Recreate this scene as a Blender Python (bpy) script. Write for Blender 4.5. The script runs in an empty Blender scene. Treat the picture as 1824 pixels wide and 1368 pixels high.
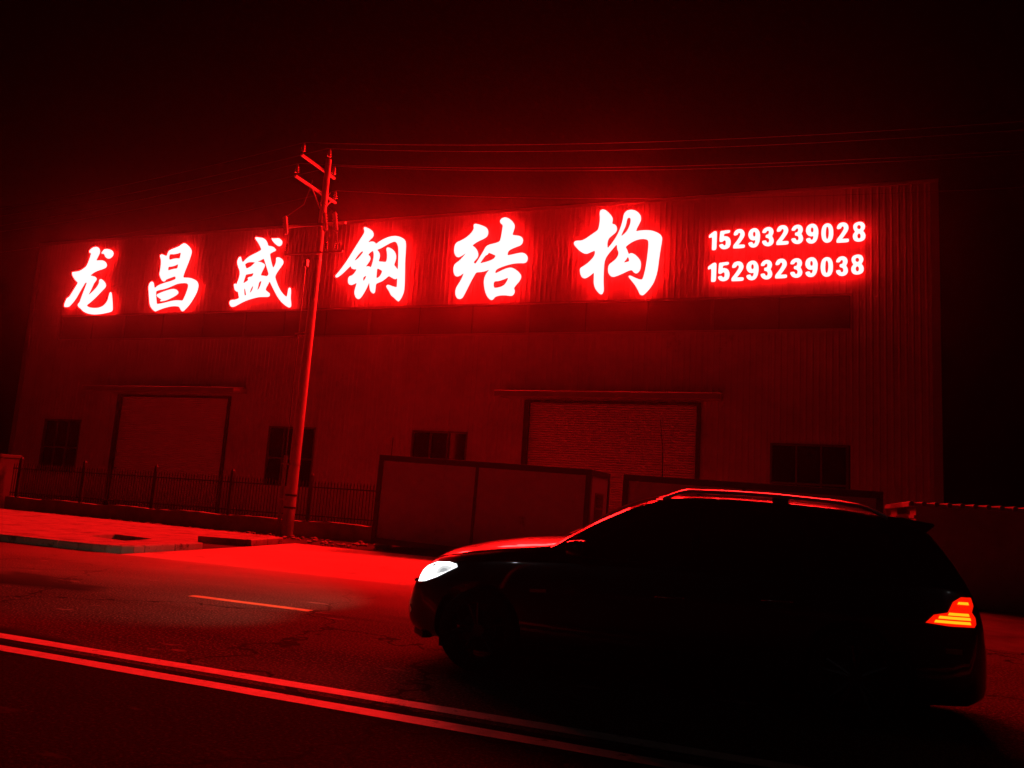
import bpy, bmesh, math, random
import numpy as np
from mathutils import Vector, Matrix
from mathutils.geometry import delaunay_2d_cdt

random.seed(7)
scene = bpy.context.scene
COL = scene.collection

# ------------------------------------------------------------------ camera
CAM_H = 1.65
PITCH, ROLL, YAW = math.radians(8.293), math.radians(3.615), math.radians(20.385)
F_PX, PW, PH = 1400.0, 1824, 1368
_fwd = Vector((-math.sin(YAW) * math.cos(PITCH), math.cos(YAW) * math.cos(PITCH), math.sin(PITCH)))
_r0 = Vector((math.cos(YAW), math.sin(YAW), 0))
_u0 = _r0.cross(_fwd)
_R = math.cos(ROLL) * _r0 + math.sin(ROLL) * _u0
_U = -math.sin(ROLL) * _r0 + math.cos(ROLL) * _u0
cam_data = bpy.data.cameras.new('camera')
cam = bpy.data.objects.new('camera', cam_data)
COL.objects.link(cam)
cam.matrix_world = Matrix(((_R.x, _U.x, -_fwd.x, 0), (_R.y, _U.y, -_fwd.y, 0), (_R.z, _U.z, -_fwd.z, CAM_H), (0, 0, 0, 1)))
cam_data.sensor_width = 36.0
cam_data.lens = F_PX / PW * 36.0
cam_data.clip_start = 0.05
cam_data.clip_end = 1000
scene.camera = cam

# ------------------------------------------------------------------ night sky
world = bpy.data.worlds.new('World')
scene.world = world
world.use_nodes = True
wn = world.node_tree
bg = wn.nodes['Background']
sky = wn.nodes.new('ShaderNodeTexSky')
sky.sky_type = 'NISHITA'
sky.sun_disc = False
sky.sun_elevation = math.radians(-6)
sky.sun_rotation = math.radians(200)
wn.links.new(sky.outputs[0], bg.inputs[0])
bg.inputs[1].default_value = 0.004

scene.view_settings.view_transform = 'Standard'
scene.view_settings.look = 'None'
scene.view_settings.exposure = 0.0
scene.view_settings.gamma = 1.0
scene.render.engine = 'CYCLES'
cy = scene.cycles
cy.use_denoising = True
cy.max_bounces = 6
cy.diffuse_bounces = 3
cy.glossy_bounces = 3
cy.transmission_bounces = 3
cy.volume_bounces = 1
cy.sample_clamp_indirect = 8.0
cy.use_light_tree = True

# light levels
SIGN_L = 205.0        # red radiance of the three brightest letter faces
LEFT_F, DIGIT_F = 0.45, 0.5   # left characters and digits dimmed to imitate lens vignetting
SIGN_W = 1.04          # green / blue radiance of the faces (burns the face out to white)
SHELL_L = 3.0         # glow of the translucent letter sides
BACK_L = 16.0         # light thrown onto the wall from behind the letters
BEAM_W = 300.0         # watts of each low-beam headlamp
HAZE_D = 0.00060

# ------------------------------------------------------------------ helpers
def ray(px, py):
    return _fwd * F_PX + _R * (px - PW / 2) - _U * (py - PH / 2)

def on_plane(px, py, Y):          # photo position -> x, z on the upright plane at distance Y from the road edge
    d = ray(px, py)
    t = Y / d.y
    return d.x * t, CAM_H + d.z * t

def mat(name, color, rough=0.6, metal=0.0, spec=0.5, noise=0.0, scale=4.0, coat=0.0, bump=0.0, bscale=60.0, detail=6.0):
    m = bpy.data.materials.new(name)
    m.use_nodes = True
    nt = m.node_tree
    b = nt.nodes['Principled BSDF']
    b.inputs['Base Color'].default_value = (*color, 1)
    b.inputs['Roughness'].default_value = rough
    b.inputs['Metallic'].default_value = metal
    b.inputs['Specular IOR Level'].default_value = spec
    b.inputs['Coat Weight'].default_value = coat
    b.inputs['Coat Roughness'].default_value = 0.03
    tc = nt.nodes.new('ShaderNodeTexCoord')
    if noise > 0:
        n = nt.nodes.new('ShaderNodeTexNoise')
        n.inputs['Scale'].default_value = scale
        n.inputs['Detail'].default_value = detail
        n.inputs['Roughness'].default_value = 0.65
        nt.links.new(tc.outputs['Object'], n.inputs['Vector'])
        mr = nt.nodes.new('ShaderNodeMapRange')
        mr.inputs['From Min'].default_value = 0.25
        mr.inputs['From Max'].default_value = 0.75
        mr.inputs['To Min'].default_value = 1 - noise
        mr.inputs['To Max'].default_value = 1 + noise
        nt.links.new(n.outputs['Fac'], mr.inputs['Value'])
        mx = nt.nodes.new('ShaderNodeVectorMath')
        mx.operation = 'SCALE'
        mx.inputs[0].default_value = color
        nt.links.new(mr.outputs[0], mx.inputs['Scale'])
        nt.links.new(mx.outputs[0], b.inputs['Base Color'])
    if bump > 0:
        n2 = nt.nodes.new('ShaderNodeTexNoise')
        n2.inputs['Scale'].default_value = bscale
        n2.inputs['Detail'].default_value = 4
        nt.links.new(tc.outputs['Object'], n2.inputs['Vector'])
        bp = nt.nodes.new('ShaderNodeBump')
        bp.inputs['Strength'].default_value = bump
        bp.inputs['Distance'].default_value = 0.02
        nt.links.new(n2.outputs['Fac'], bp.inputs['Height'])
        nt.links.new(bp.outputs[0], b.inputs['Normal'])
    return m

def emit(name, color, base=(0.5, 0.5, 0.5)):
    m = bpy.data.materials.new(name)
    m.use_nodes = True
    b = m.node_tree.nodes['Principled BSDF']
    mx = max(color)
    b.inputs['Base Color'].default_value = (*base, 1)
    b.inputs['Roughness'].default_value = 0.4
    b.inputs['Emission Color'].default_value = (color[0] / mx, color[1] / mx, color[2] / mx, 1)
    b.inputs['Emission Strength'].default_value = mx
    return m

def tag(o, label=None, cat=None, group=None, kind=None):
    if label: o['label'] = label
    if cat: o['category'] = cat
    if group: o['group'] = group
    if kind: o['kind'] = kind
    return o

def empty(name, loc=(0, 0, 0), rz=0.0):
    o = bpy.data.objects.new(name, None)
    o.empty_display_size = 0.2
    o.location = loc
    o.rotation_euler = (0, 0, rz)
    COL.objects.link(o)
    return o

def link(name, me, m, parent=None, loc=(0, 0, 0)):
    o = bpy.data.objects.new(name, me)
    COL.objects.link(o)
    if m is not None and len(me.materials) == 0:
        me.materials.append(m)
    o.location = loc
    if parent is not None:
        o.parent = parent
    return o

class MB:
    """collects simple shapes into one mesh"""
    def __init__(s): s.v = []; s.f = []
    def quad(s, *p):
        n = len(s.v); s.v += [tuple(q) for q in p]; s.f.append(tuple(range(n, n + len(p))))
    def box(s, x0, x1, y0, y1, z0, z1):
        n = len(s.v)
        s.v += [(x, y, z) for z in (z0, z1) for y in (y0, y1) for x in (x0, x1)]
        for f in ((0, 2, 3, 1), (4, 5, 7, 6), (0, 1, 5, 4), (2, 6, 7, 3), (0, 4, 6, 2), (1, 3, 7, 5)):
            s.f.append(tuple(n + i for i in f))
        return s
    def tube(s, pts, radii, seg=10, cap=True):
        pts = [Vector(p) for p in pts]
        if not hasattr(radii, '__len__'): radii = [radii] * len(pts)
        n0 = len(s.v); k = len(pts)
        for i, p in enumerate(pts):
            t = (pts[min(i + 1, k - 1)] - pts[max(i - 1, 0)]).normalized()
            a = Vector((0, 0, 1)) if abs(t.z) < 0.9 else Vector((1, 0, 0))
            u = t.cross(a).normalized(); w = t.cross(u)
            for j in range(seg):
                an = 2 * math.pi * j / seg
                s.v.append(tuple(p + (u * math.cos(an) + w * math.sin(an)) * radii[i]))
        for i in range(k - 1):
            for j in range(seg):
                a, b = n0 + i * seg + j, n0 + i * seg + (j + 1) % seg
                s.f.append((a, b, b + seg, a + seg))
        if cap:
            s.f.append(tuple(n0 + j for j in range(seg))[::-1])
            s.f.append(tuple(n0 + (k - 1) * seg + j for j in range(seg)))
        return s
    def lathe(s, prof, axis='y', seg=32, c=(0, 0, 0)):      # prof: list of (radius, along axis)
        n0 = len(s.v); k = len(prof)
        for r, a in prof:
            for j in range(seg):
                t = 2 * math.pi * j / seg
                p = {'y': (r * math.cos(t), a, r * math.sin(t)), 'z': (r * math.cos(t), r * math.sin(t), a)}[axis]
                s.v.append((p[0] + c[0], p[1] + c[1], p[2] + c[2]))
        for i in range(k - 1):
            for j in range(seg):
                a, b = n0 + i * seg + j, n0 + i * seg + (j + 1) % seg
                s.f.append((a, b, b + seg, a + seg))
        return s
    def prism(s, poly, z0, z1):                              # poly: list of (x, y)
        n = len(s.v); k = len(poly)
        s.v += [(x, y, z0) for x, y in poly] + [(x, y, z1) for x, y in poly]
        s.f.append(tuple(range(n, n + k))[::-1]); s.f.append(tuple(range(n + k, n + 2 * k)))
        for i in range(k):
            j = (i + 1) % k
            s.f.append((n + i, n + j, n + k + j, n + k + i))
        return s
    def mesh(s, name, smooth=None, bevel=0.0):
        me = bpy.data.meshes.new(name)
        me.from_pydata(s.v, [], s.f)
        bm = bmesh.new(); bm.from_mesh(me)
        bmesh.ops.recalc_face_normals(bm, faces=bm.faces)
        if bevel > 0:
            bmesh.ops.bevel(bm, geom=list(bm.edges), offset=bevel, segments=1, affect='EDGES')
        bm.to_mesh(me); bm.free()
        if smooth is not None:
            for p in me.polygons: p.use_smooth = True
            me.set_sharp_from_angle(angle=math.radians(smooth))
        return me
    def build(s, name, m, parent=None, loc=(0, 0, 0), smooth=None, bevel=0.0):
        return link(name, s.mesh(name, smooth, bevel), m, parent, loc)

def box_part(name, m, parent, x0, x1, y0, y1, z0, z1, bevel=0.0):
    return MB().box(x0, x1, y0, y1, z0, z1).build(name, m, parent, bevel=bevel)

# ------------------------------------------------------------------ materials
M = {}
M['soil'] = mat('dark_soil', (0.055, 0.045, 0.035), 0.95, noise=0.45, scale=1.8, bump=0.6, bscale=9, spec=0.2)
M['yard'] = mat('yard_concrete', (0.34, 0.32, 0.29), 0.9, noise=0.25, scale=0.8, spec=0.2)
M['apron'] = mat('apron_concrete', (0.54, 0.42, 0.33), 0.85, noise=0.16, scale=0.9, bump=0.12, bscale=30, spec=0.3)
M['gravel'] = mat('gravel_verge', (0.11, 0.10, 0.09), 0.95, noise=0.6, scale=0.9, bump=0.4, bscale=25, spec=0.1)
M['paver'] = mat('pavement_concrete', (0.31, 0.26, 0.21), 0.85, noise=0.28, scale=2.6, bump=0.25, bscale=22, spec=0.25)
M['kerb'] = mat('kerb_concrete', (0.34, 0.34, 0.29), 0.8, noise=0.22, scale=3.0, bump=0.12, bscale=40, spec=0.3)
M['paint'] = mat('road_paint', (0.72, 0.70, 0.62), 0.65, noise=0.30, scale=7.0, bump=0.08, bscale=120)
M['paint_beam_tint'] = mat('beam_tinted_road_paint', (0.52, 0.36, 0.13), 0.7, noise=0.35, scale=6.0, bump=0.08, bscale=120)  # headlamp's orange cast put into the white dash paint
M['clad'] = mat('cladding_steel', (0.40, 0.40, 0.42), 0.55, spec=0.45, noise=0.22, scale=0.5)
M['trim'] = mat('trim_steel', (0.24, 0.24, 0.26), 0.45, noise=0.12, scale=1.2)
M['roof'] = mat('roof_steel', (0.25, 0.26, 0.28), 0.5, noise=0.1)
M['shutter'] = mat('shutter_steel', (0.62, 0.62, 0.62), 0.42, noise=0.08, scale=0.8, spec=0.5)
M['frame_dark'] = mat('dark_frame_steel', (0.035, 0.035, 0.04), 0.5, noise=0.15, scale=3)
M['glass'] = mat('window_glass', (0.012, 0.012, 0.014), 0.08, spec=0.5, noise=0.2, scale=1.5)
M['strip'] = mat('daylight_sheet', (0.07, 0.07, 0.075), 0.3, spec=0.5, noise=0.25, scale=0.5)
M['winframe'] = mat('window_frame_alu', (0.10, 0.10, 0.105), 0.4, noise=0.1)
M['cabin_panel'] = mat('cabin_sandwich_panel', (0.22, 0.27, 0.33), 0.55, noise=0.10, scale=0.9)
M['cabin_frame'] = mat('cabin_frame_steel', (0.025, 0.04, 0.08), 0.5, noise=0.15, scale=2)
M['tile'] = mat('dark_roof_tile', (0.09, 0.085, 0.08), 0.6, noise=0.2, scale=3)
M['brick_dark'] = mat('dark_pillar_render', (0.10, 0.09, 0.08), 0.85, noise=0.25, scale=2)
M['shed'] = mat('shed_render', (0.24, 0.22, 0.19), 0.85, noise=0.22, scale=1.4)
M['plinth'] = mat('plinth_render', (0.30, 0.25, 0.20), 0.85, noise=0.35, scale=1.7, bump=0.3, bscale=18)
M['fence'] = mat('fence_iron', (0.02, 0.02, 0.022), 0.5, noise=0.2, scale=5)
M['pole'] = mat('pole_concrete', (0.36, 0.34, 0.31), 0.75, noise=0.16, scale=2.2, bump=0.06, bscale=60)
M['galv'] = mat('galvanised_steel', (0.34, 0.33, 0.32), 0.5, metal=0.6, noise=0.15, scale=6)
M['porcelain'] = mat('brown_porcelain', (0.14, 0.07, 0.05), 0.25, noise=0.15, scale=8)
M['grey_porcelain'] = mat('grey_porcelain', (0.42, 0.40, 0.38), 0.3, noise=0.1, scale=8)
M['pvc'] = mat('conduit_pvc', (0.25, 0.24, 0.23), 0.5, noise=0.15, scale=4)
M['wire'] = mat('wire_aluminium', (0.10, 0.10, 0.10), 0.5, noise=0.1)
M['rubble'] = mat('rubble_stone', (0.30, 0.27, 0.23), 0.9, noise=0.4, scale=6)
M['carpaint'] = mat('black_car_paint', (0.006, 0.006, 0.007), 0.3, spec=0.5, coat=1.0, noise=0.05, scale=40)
M['carglass'] = mat('tinted_car_glass', (0.004, 0.004, 0.005), 0.03, spec=0.5, noise=0.05, scale=10)
M['carplastic'] = mat('black_car_plastic', (0.012, 0.012, 0.012), 0.55, noise=0.1, scale=30)
M['chrome'] = mat('chrome_trim', (0.75, 0.75, 0.75), 0.12, metal=1.0, noise=0.03, scale=20)
M['satin'] = mat('satin_aluminium', (0.72, 0.72, 0.72), 0.33, metal=1.0, noise=0.04, scale=15)
M['highlight_strip'] = mat('gloss_black_highlight_strip', (0.012, 0.012, 0.012), 0.2, spec=0.5, noise=0.05, scale=20)
M['alloy'] = mat('alloy_rim', (0.07, 0.07, 0.075), 0.35, metal=0.9, noise=0.08, scale=12)
M['tyre'] = mat('tyre_rubber', (0.014, 0.014, 0.014), 0.85, noise=0.2, scale=20, spec=0.2)
M['face'] = emit('letter_face_led', (SIGN_L, SIGN_W, SIGN_W))
M['face_left'] = emit('letter_face_led_dimmed', (SIGN_L * LEFT_F, SIGN_W, SIGN_W))
M['face_digit'] = emit('digit_face_led', (SIGN_L * DIGIT_F, SIGN_W, SIGN_W))
M['shell'] = emit('letter_shell_acrylic', (SHELL_L, SHELL_L * 0.003, SHELL_L * 0.003), (0.4, 0.02, 0.02))
M['backlight'] = emit('letter_back_led', (BACK_L, BACK_L * 0.003, BACK_L * 0.003), (0.4, 0.02, 0.02))
for k_, f_ in (('left', .55), ('digit', .7)):  # back lights dimmed for the same vignetting
    M['backlight_' + k_] = emit('letter_back_led_' + k_, (BACK_L * f_, BACK_L * f_ * 0.003, BACK_L * f_ * 0.003), (0.4, 0.02, 0.02))
M['headlamp'] = emit('headlamp_glow', (2.6, 2.7, 2.7))
M['headlamp_inner'] = emit('headlamp_projector', (0.42, 0.44, 0.45))
M['headlamp_bowl'] = emit('headlamp_bowl', (0.78, 0.80, 0.80))
M['tail'] = emit('tail_lamp_red', (0.95, 0.008, 0.0), (0.3, 0.01, 0.01))
M['tail_bar'] = emit('tail_lamp_bar', (3.2, 0.55, 0.01), (0.3, 0.05, 0.01))
M['lamp_lens'] = emit('added_street_lamp_lens', (80.0, 86.0, 88.0))
M['reflector'] = mat('amber_lens', (0.4, 0.1, 0.02), 0.2, noise=0.05)
M['plate'] = mat('plate_blue', (0.02, 0.05, 0.3), 0.5, noise=0.05)

def asphalt(name, dark, light, dust):
    """worn asphalt: mottled grey, fine aggregate, and pale dust swept off the driveway"""
    m = mat(name, dark, 1.0, spec=0.02, bump=0.45, bscale=45)
    nt = m.node_tree; b = nt.nodes['Principled BSDF']
    tc = [n for n in nt.nodes if n.type == 'TEX_COORD'][0]
    def noise(sc, det, stretch=None):
        n = nt.nodes.new('ShaderNodeTexNoise'); n.inputs['Scale'].default_value = sc; n.inputs['Detail'].default_value = det
        if stretch:
            mp = nt.nodes.new('ShaderNodeMapping'); mp.inputs['Scale'].default_value = stretch
            nt.links.new(tc.outputs['Object'], mp.inputs['Vector']); nt.links.new(mp.outputs[0], n.inputs['Vector'])
        else:
            nt.links.new(tc.outputs['Object'], n.inputs['Vector'])
        return n
    def ramp(n, lo, hi):
        r = nt.nodes.new('ShaderNodeMapRange'); r.inputs['From Min'].default_value = lo; r.inputs['From Max'].default_value = hi
        nt.links.new(n.outputs[0], r.inputs['Value']); return r
    def mix(fac, a, c):
        x = nt.nodes.new('ShaderNodeMix'); x.data_type = 'RGBA'
        nt.links.new(fac.outputs[0], x.inputs['Factor'])
        for i, v in ((6, a), (7, c)):
            if isinstance(v, tuple): x.inputs[i].default_value = (*v, 1)
            else: nt.links.new(v.outputs[2], x.inputs[i])
        return x
    base = mix(ramp(noise(0.5, 5, (0.35, 1.3, 1)), 0.35, 0.7), dark, light)
    grain = mix(ramp(noise(38, 3), 0.50, 0.72), base, tuple(min(1, c * 2.6) for c in light))
    specks = mix(ramp(noise(2.6, 4, (0.5, 1.6, 1)), 0.66, 0.72), grain, tuple(min(1, c * 2.6) for c in light))
    vo = nt.nodes.new('ShaderNodeTexVoronoi'); vo.feature = 'DISTANCE_TO_EDGE'; vo.inputs['Scale'].default_value = 0.28
    wn_ = noise(1.7, 4); av = nt.nodes.new('ShaderNodeVectorMath'); av.operation = 'ADD'
    nt.links.new(tc.outputs['Object'], av.inputs[0]); nt.links.new(wn_.outputs['Color'], av.inputs[1]); nt.links.new(av.outputs[0], vo.inputs['Vector'])
    cr_ = nt.nodes.new('ShaderNodeMapRange'); cr_.inputs['From Min'].default_value = 0.008; cr_.inputs['From Max'].default_value = 0.004
    nt.links.new(vo.outputs['Distance'], cr_.inputs['Value'])
    cracks = mix(cr_, specks, tuple(c * .75 for c in dark))
    patches = mix(ramp(noise(0.28, 3, (0.5, 1.5, 1)), 0.58, 0.62), cracks, tuple(c * .62 for c in dark))
    specks = patches
    last = specks
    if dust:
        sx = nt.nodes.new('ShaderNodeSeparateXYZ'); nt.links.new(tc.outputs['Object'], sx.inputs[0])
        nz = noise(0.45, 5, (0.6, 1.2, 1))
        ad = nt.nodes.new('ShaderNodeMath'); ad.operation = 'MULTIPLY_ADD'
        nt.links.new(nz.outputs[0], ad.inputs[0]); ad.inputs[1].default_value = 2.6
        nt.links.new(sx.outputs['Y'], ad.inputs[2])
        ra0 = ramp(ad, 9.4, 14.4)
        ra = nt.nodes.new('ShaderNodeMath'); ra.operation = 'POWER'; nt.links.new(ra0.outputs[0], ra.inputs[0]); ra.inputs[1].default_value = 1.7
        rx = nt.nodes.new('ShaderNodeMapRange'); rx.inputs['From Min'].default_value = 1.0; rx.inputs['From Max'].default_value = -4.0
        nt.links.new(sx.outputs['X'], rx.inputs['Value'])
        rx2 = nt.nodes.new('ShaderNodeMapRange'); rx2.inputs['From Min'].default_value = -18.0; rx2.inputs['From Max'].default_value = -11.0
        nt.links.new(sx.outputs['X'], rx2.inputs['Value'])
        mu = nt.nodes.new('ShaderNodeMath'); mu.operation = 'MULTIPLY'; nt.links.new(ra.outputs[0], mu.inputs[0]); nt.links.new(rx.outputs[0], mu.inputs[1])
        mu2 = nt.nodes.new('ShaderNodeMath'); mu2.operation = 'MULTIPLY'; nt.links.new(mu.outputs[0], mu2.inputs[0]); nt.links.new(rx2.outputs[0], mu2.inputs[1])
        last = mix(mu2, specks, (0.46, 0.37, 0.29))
    nt.links.new(last.outputs[2], b.inputs['Base Color'])
    return m

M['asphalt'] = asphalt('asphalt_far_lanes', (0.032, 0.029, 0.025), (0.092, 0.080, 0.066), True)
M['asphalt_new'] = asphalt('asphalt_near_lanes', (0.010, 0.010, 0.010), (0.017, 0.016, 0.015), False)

def worn(m, dirt, lo, hi, scale):
    """chips and scuffs that let the road show through the paint"""
    nt = m.node_tree; b = nt.nodes['Principled BSDF']; src = b.inputs['Base Color'].links[0].from_socket
    tc = [n for n in nt.nodes if n.type == 'TEX_COORD'][0]
    n = nt.nodes.new('ShaderNodeTexNoise'); n.inputs['Scale'].default_value = scale; n.inputs['Detail'].default_value = 9; n.inputs['Roughness'].default_value = 0.75
    nt.links.new(tc.outputs['Object'], n.inputs['Vector'])
    mr = nt.nodes.new('ShaderNodeMapRange'); mr.inputs['From Min'].default_value = lo; mr.inputs['From Max'].default_value = hi
    nt.links.new(n.outputs[0], mr.inputs['Value'])
    x = nt.nodes.new('ShaderNodeMix'); x.data_type = 'RGBA'; nt.links.new(mr.outputs[0], x.inputs['Factor'])
    nt.links.new(src, x.inputs[6]); x.inputs[7].default_value = (*dirt, 1)
    nt.links.new(x.outputs[2], b.inputs['Base Color'])
worn(M['paint'], (0.05, 0.045, 0.04), 0.56, 0.66, 3.5)
worn(M['paint_beam_tint'], (0.06, 0.05, 0.04), 0.55, 0.66, 4.0)
worn(M['paver'], (0.13, 0.10, 0.08), 0.52, 0.64, 1.6)
worn(M['apron'], (0.26, 0.20, 0.15), 0.56, 0.68, 0.8)
worn(M['kerb'], (0.08, 0.075, 0.06), 0.55, 0.66, 2.5)
worn(M['clad'], (0.20, 0.17, 0.15), 0.60, 0.74, 0.7)
worn(M['cabin_panel'], (0.10, 0.10, 0.10), 0.58, 0.72, 1.3)

# ------------------------------------------------------------------ ground, road, pavement
GR = 150
o = MB().box(-GR, GR, -GR, GR, -0.5, -0.03).build('ground', M['soil']); tag(o, kind='structure')
o = MB(); o.quad((-120, 5.70, 0), (120, 5.70, 0), (120, 12.98, 0), (-120, 12.98, 0))
tag(o.build('road', M['asphalt']), kind='structure')
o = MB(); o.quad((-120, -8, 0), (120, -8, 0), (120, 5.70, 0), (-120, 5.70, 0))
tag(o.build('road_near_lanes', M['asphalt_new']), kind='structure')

def marking(name, x0, x1, y0, y1, label, group, pm='paint'):
    mb = MB(); n = max(1, int((x1 - x0) / 0.5)); z = 0.004
    rnd = random.Random(hash(name) % 97 + int(y0 * 10))
    top = [y1 + rnd.uniform(-.006, .006) for _ in range(n + 1)]
    bot = [y0 + rnd.uniform(-.006, .006) for _ in range(n + 1)]
    for i in range(n):
        a, b = x0 + (x1 - x0) * i / n, x0 + (x1 - x0) * (i + 1) / n
        mb.quad((a, bot[i], z), (b, bot[i + 1], z), (b, top[i + 1], z), (a, top[i], z))
    return tag(mb.build(name, M[pm]), label, 'road marking', group)

marking('lane_line', -60, 40, 5.79, 5.95, 'long solid painted centre line nearer the far lanes and the kerb', 'double centre line')
marking('lane_line', -60, 40, 5.41, 5.57, 'long solid painted centre line nearest the viewer', 'double centre line')
marking('lane_dash', -8.12, -6.12, 9.23, 9.38, 'short dash with yellowish headlamp tint in its paint on the road left of the car', 'lane dashes', 'paint_beam_tint')
marking('lane_dash', -14.12, -12.12, 9.23, 9.38, 'faint lane dash at the far left edge of the road', 'lane dashes', 'paint_beam_tint')

# concrete driveway between road and cabins
ap = [(-13.30, 12.98), (-1.6, 12.98), (-1.2, 14.6), (-1.5, 16.5), (-.9, 18.3), (-1.3, 19.4), (-7, 19.35), (-11, 19.3), (-13.6, 19.55), (-13.42, 17.55), (-13.36, 15.6)]
o = MB(); o.v = [(x, y, 0.0) for x, y in ap]; o.f = [tuple(range(len(ap)))]
tag(o.build('driveway', M['apron']), kind='structure')
o = MB(); o.v = [(-1.6, 12.98, 0), (60, 12.98, 0), (60, 19.3, 0), (-1.3, 19.4, 0), (-.9, 18.3, 0), (-1.5, 16.5, 0), (-1.2, 14.6, 0)]; o.f = [tuple(range(7))]
tag(o.build('gravel_verge', M['gravel']), kind='structure')
o = MB(); o.quad((-45, 23.2, -0.01), (30, 23.2, -0.01), (30, 27.9, -0.01), (-45, 27.9, -0.01))
tag(o.build('yard', M['yard']), kind='structure')

# pavement slab with a tree pit and a dropped notch
def slab_with_hole(outer, holes, z0, z1):
    pts = [Vector(p) for p in outer]; faces = [list(range(len(outer)))]
    for h in holes:
        n = len(pts); pts += [Vector(p) for p in h]; faces.append(list(range(n, n + len(h))))
    v, e, f, *_ = delaunay_2d_cdt(pts, [], faces, 0, 1e-6)
    def inside(p, poly):
        c = False
        for i in range(len(poly)):
            a, b = poly[i], poly[i - 1]
            if (a[1] > p[1]) != (b[1] > p[1]) and p[0] < (b[0] - a[0]) * (p[1] - a[1]) / (b[1] - a[1]) + a[0]: c = not c
        return c
    mb = MB()
    for t in f:
        c = sum((v[i] for i in t), Vector((0, 0))) / len(t)
        if inside(c, outer) and not any(inside(c, h) for h in holes):
            mb.quad(*[(v[i].x, v[i].y, z1) for i in t])
    for ring in [outer] + holes:
        for i in range(len(ring)):
            a, b = ring[i - 1], ring[i]
            mb.quad((*a, z0), (*b, z0), (*b, z1), (*a, z1))
    return mb

pit = [(-15.95, 14.55), (-14.5, 14.3), (-14.75, 15.35), (-16.2, 15.6)]
pv = [(-90, 13.14), (-14.05, 13.14), (-13.66, 13.34), (-13.56, 13.75), (-13.56, 15.55), (-15.1, 17.3), (-13.75, 17.55), (-13.98, 19.3), (-14.4, 19.6), (-27, 20.8), (-90, 26.0)]
pave = slab_with_hole(pv, [pit], -0.03, 0.145).build('pavement', M['paver'])
tag(pave, kind='structure')

def kerb_stone(p, q, inward, w=0.15, h=0.15):
    """one kerb stone from p to q, its road face on the line p-q"""
    p, q = Vector(p), Vector(q); d = (q - p).normalized(); n = Vector(inward).normalized()
    p = p + d * 0.006; q = q - d * 0.006
    ch = 0.025
    prof = [(0.0, -0.02), (0.0, h - ch), (ch, h), (w, h), (w, -0.02)]
    mb = MB(); mb.v = [(*(e + n * a), z) for e in (p, q) for a, z in prof]
    k = len(prof)
    mb.f = [tuple(range(k)), tuple(range(k, 2 * k))[::-1]] + [(i, (i + 1) % k, k + (i + 1) % k, k + i) for i in range(k)]
    return mb.build('kerb_stone', M['kerb'], pave)

x = -14.06
while x > -62:
    j = random.uniform(-0.006, 0.006)
    kerb_stone((x - 0.99, 12.985 + j), (x, 12.985 + j), (0, 1)); x -= 1.0
arc = [(-14.055, 12.985), (-13.75, 13.04), (-13.52, 13.22), (-13.41, 13.46), (-13.40, 13.75)]
for a, b in zip(arc, arc[1:]):
    d = Vector(b) - Vector(a); kerb_stone(a, b, (-d.y, d.x))
for k in range(2): kerb_stone((-13.40, 13.76 + k * .9), (-13.40, 14.65 + k * .9), (-1, 0))
kerb_stone((-13.60, 17.60), (-13.72, 18.45), (-1, -0.1)); kerb_stone((-13.72, 18.46), (-13.83, 19.3), (-1, -0.1))

# rubble and clods along the dark strip
rb = MB(); rnd = random.Random(3)
for i in range(260):
    cx, cyy = rnd.uniform(-30, -11.9), 0
    cyy = rnd.uniform(20.9, 22.3) if cx < -14 else rnd.uniform(19.9, 22.2)
    if cx < -20: cyy += 0.6
    if 22.3 < cyy: cyy = 22.25
    r = rnd.uniform(0.02, 0.09)
    bm = bmesh.new(); bmesh.ops.create_icosphere(bm, subdivisions=1, radius=r)
    n = len(rb.v); rb.v += [(cx + v.co.x * rnd.uniform(.7, 1.6), cyy + v.co.y * rnd.uniform(.7, 1.4), -0.03 + r * .3 + v.co.z * .7) for v in bm.verts]
    rb.f += [tuple(n + v.index for v in f.verts) for f in bm.faces]; bm.free()
tag(rb.build('rubble', M['rubble']), 'loose rubble on the dark soil strip below the fence', 'rubble', kind='stuff')

# ------------------------------------------------------------------ warehouse
YF = 28.0
BX0, BX1, BZ1 = -36.5, 4.2, 12.93
wh = tag(empty('warehouse', ((BX0 + BX1) / 2, YF, 0)), 'long ribbed steel warehouse carrying the glowing red characters', 'warehouse')
OFF = Vector(((BX0 + BX1) / 2, YF, 0))
def wpart(name, mb, m, parent=None, **k):      # mesh given in world coordinates, parented to the warehouse or one of its parts
    base = parent if parent is not None else wh
    off = OFF
    mb.v = [(a - off.x, b - off.y, c - off.z) for a, b, c in mb.v]
    return mb.build(name, m, base, **k)

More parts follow.
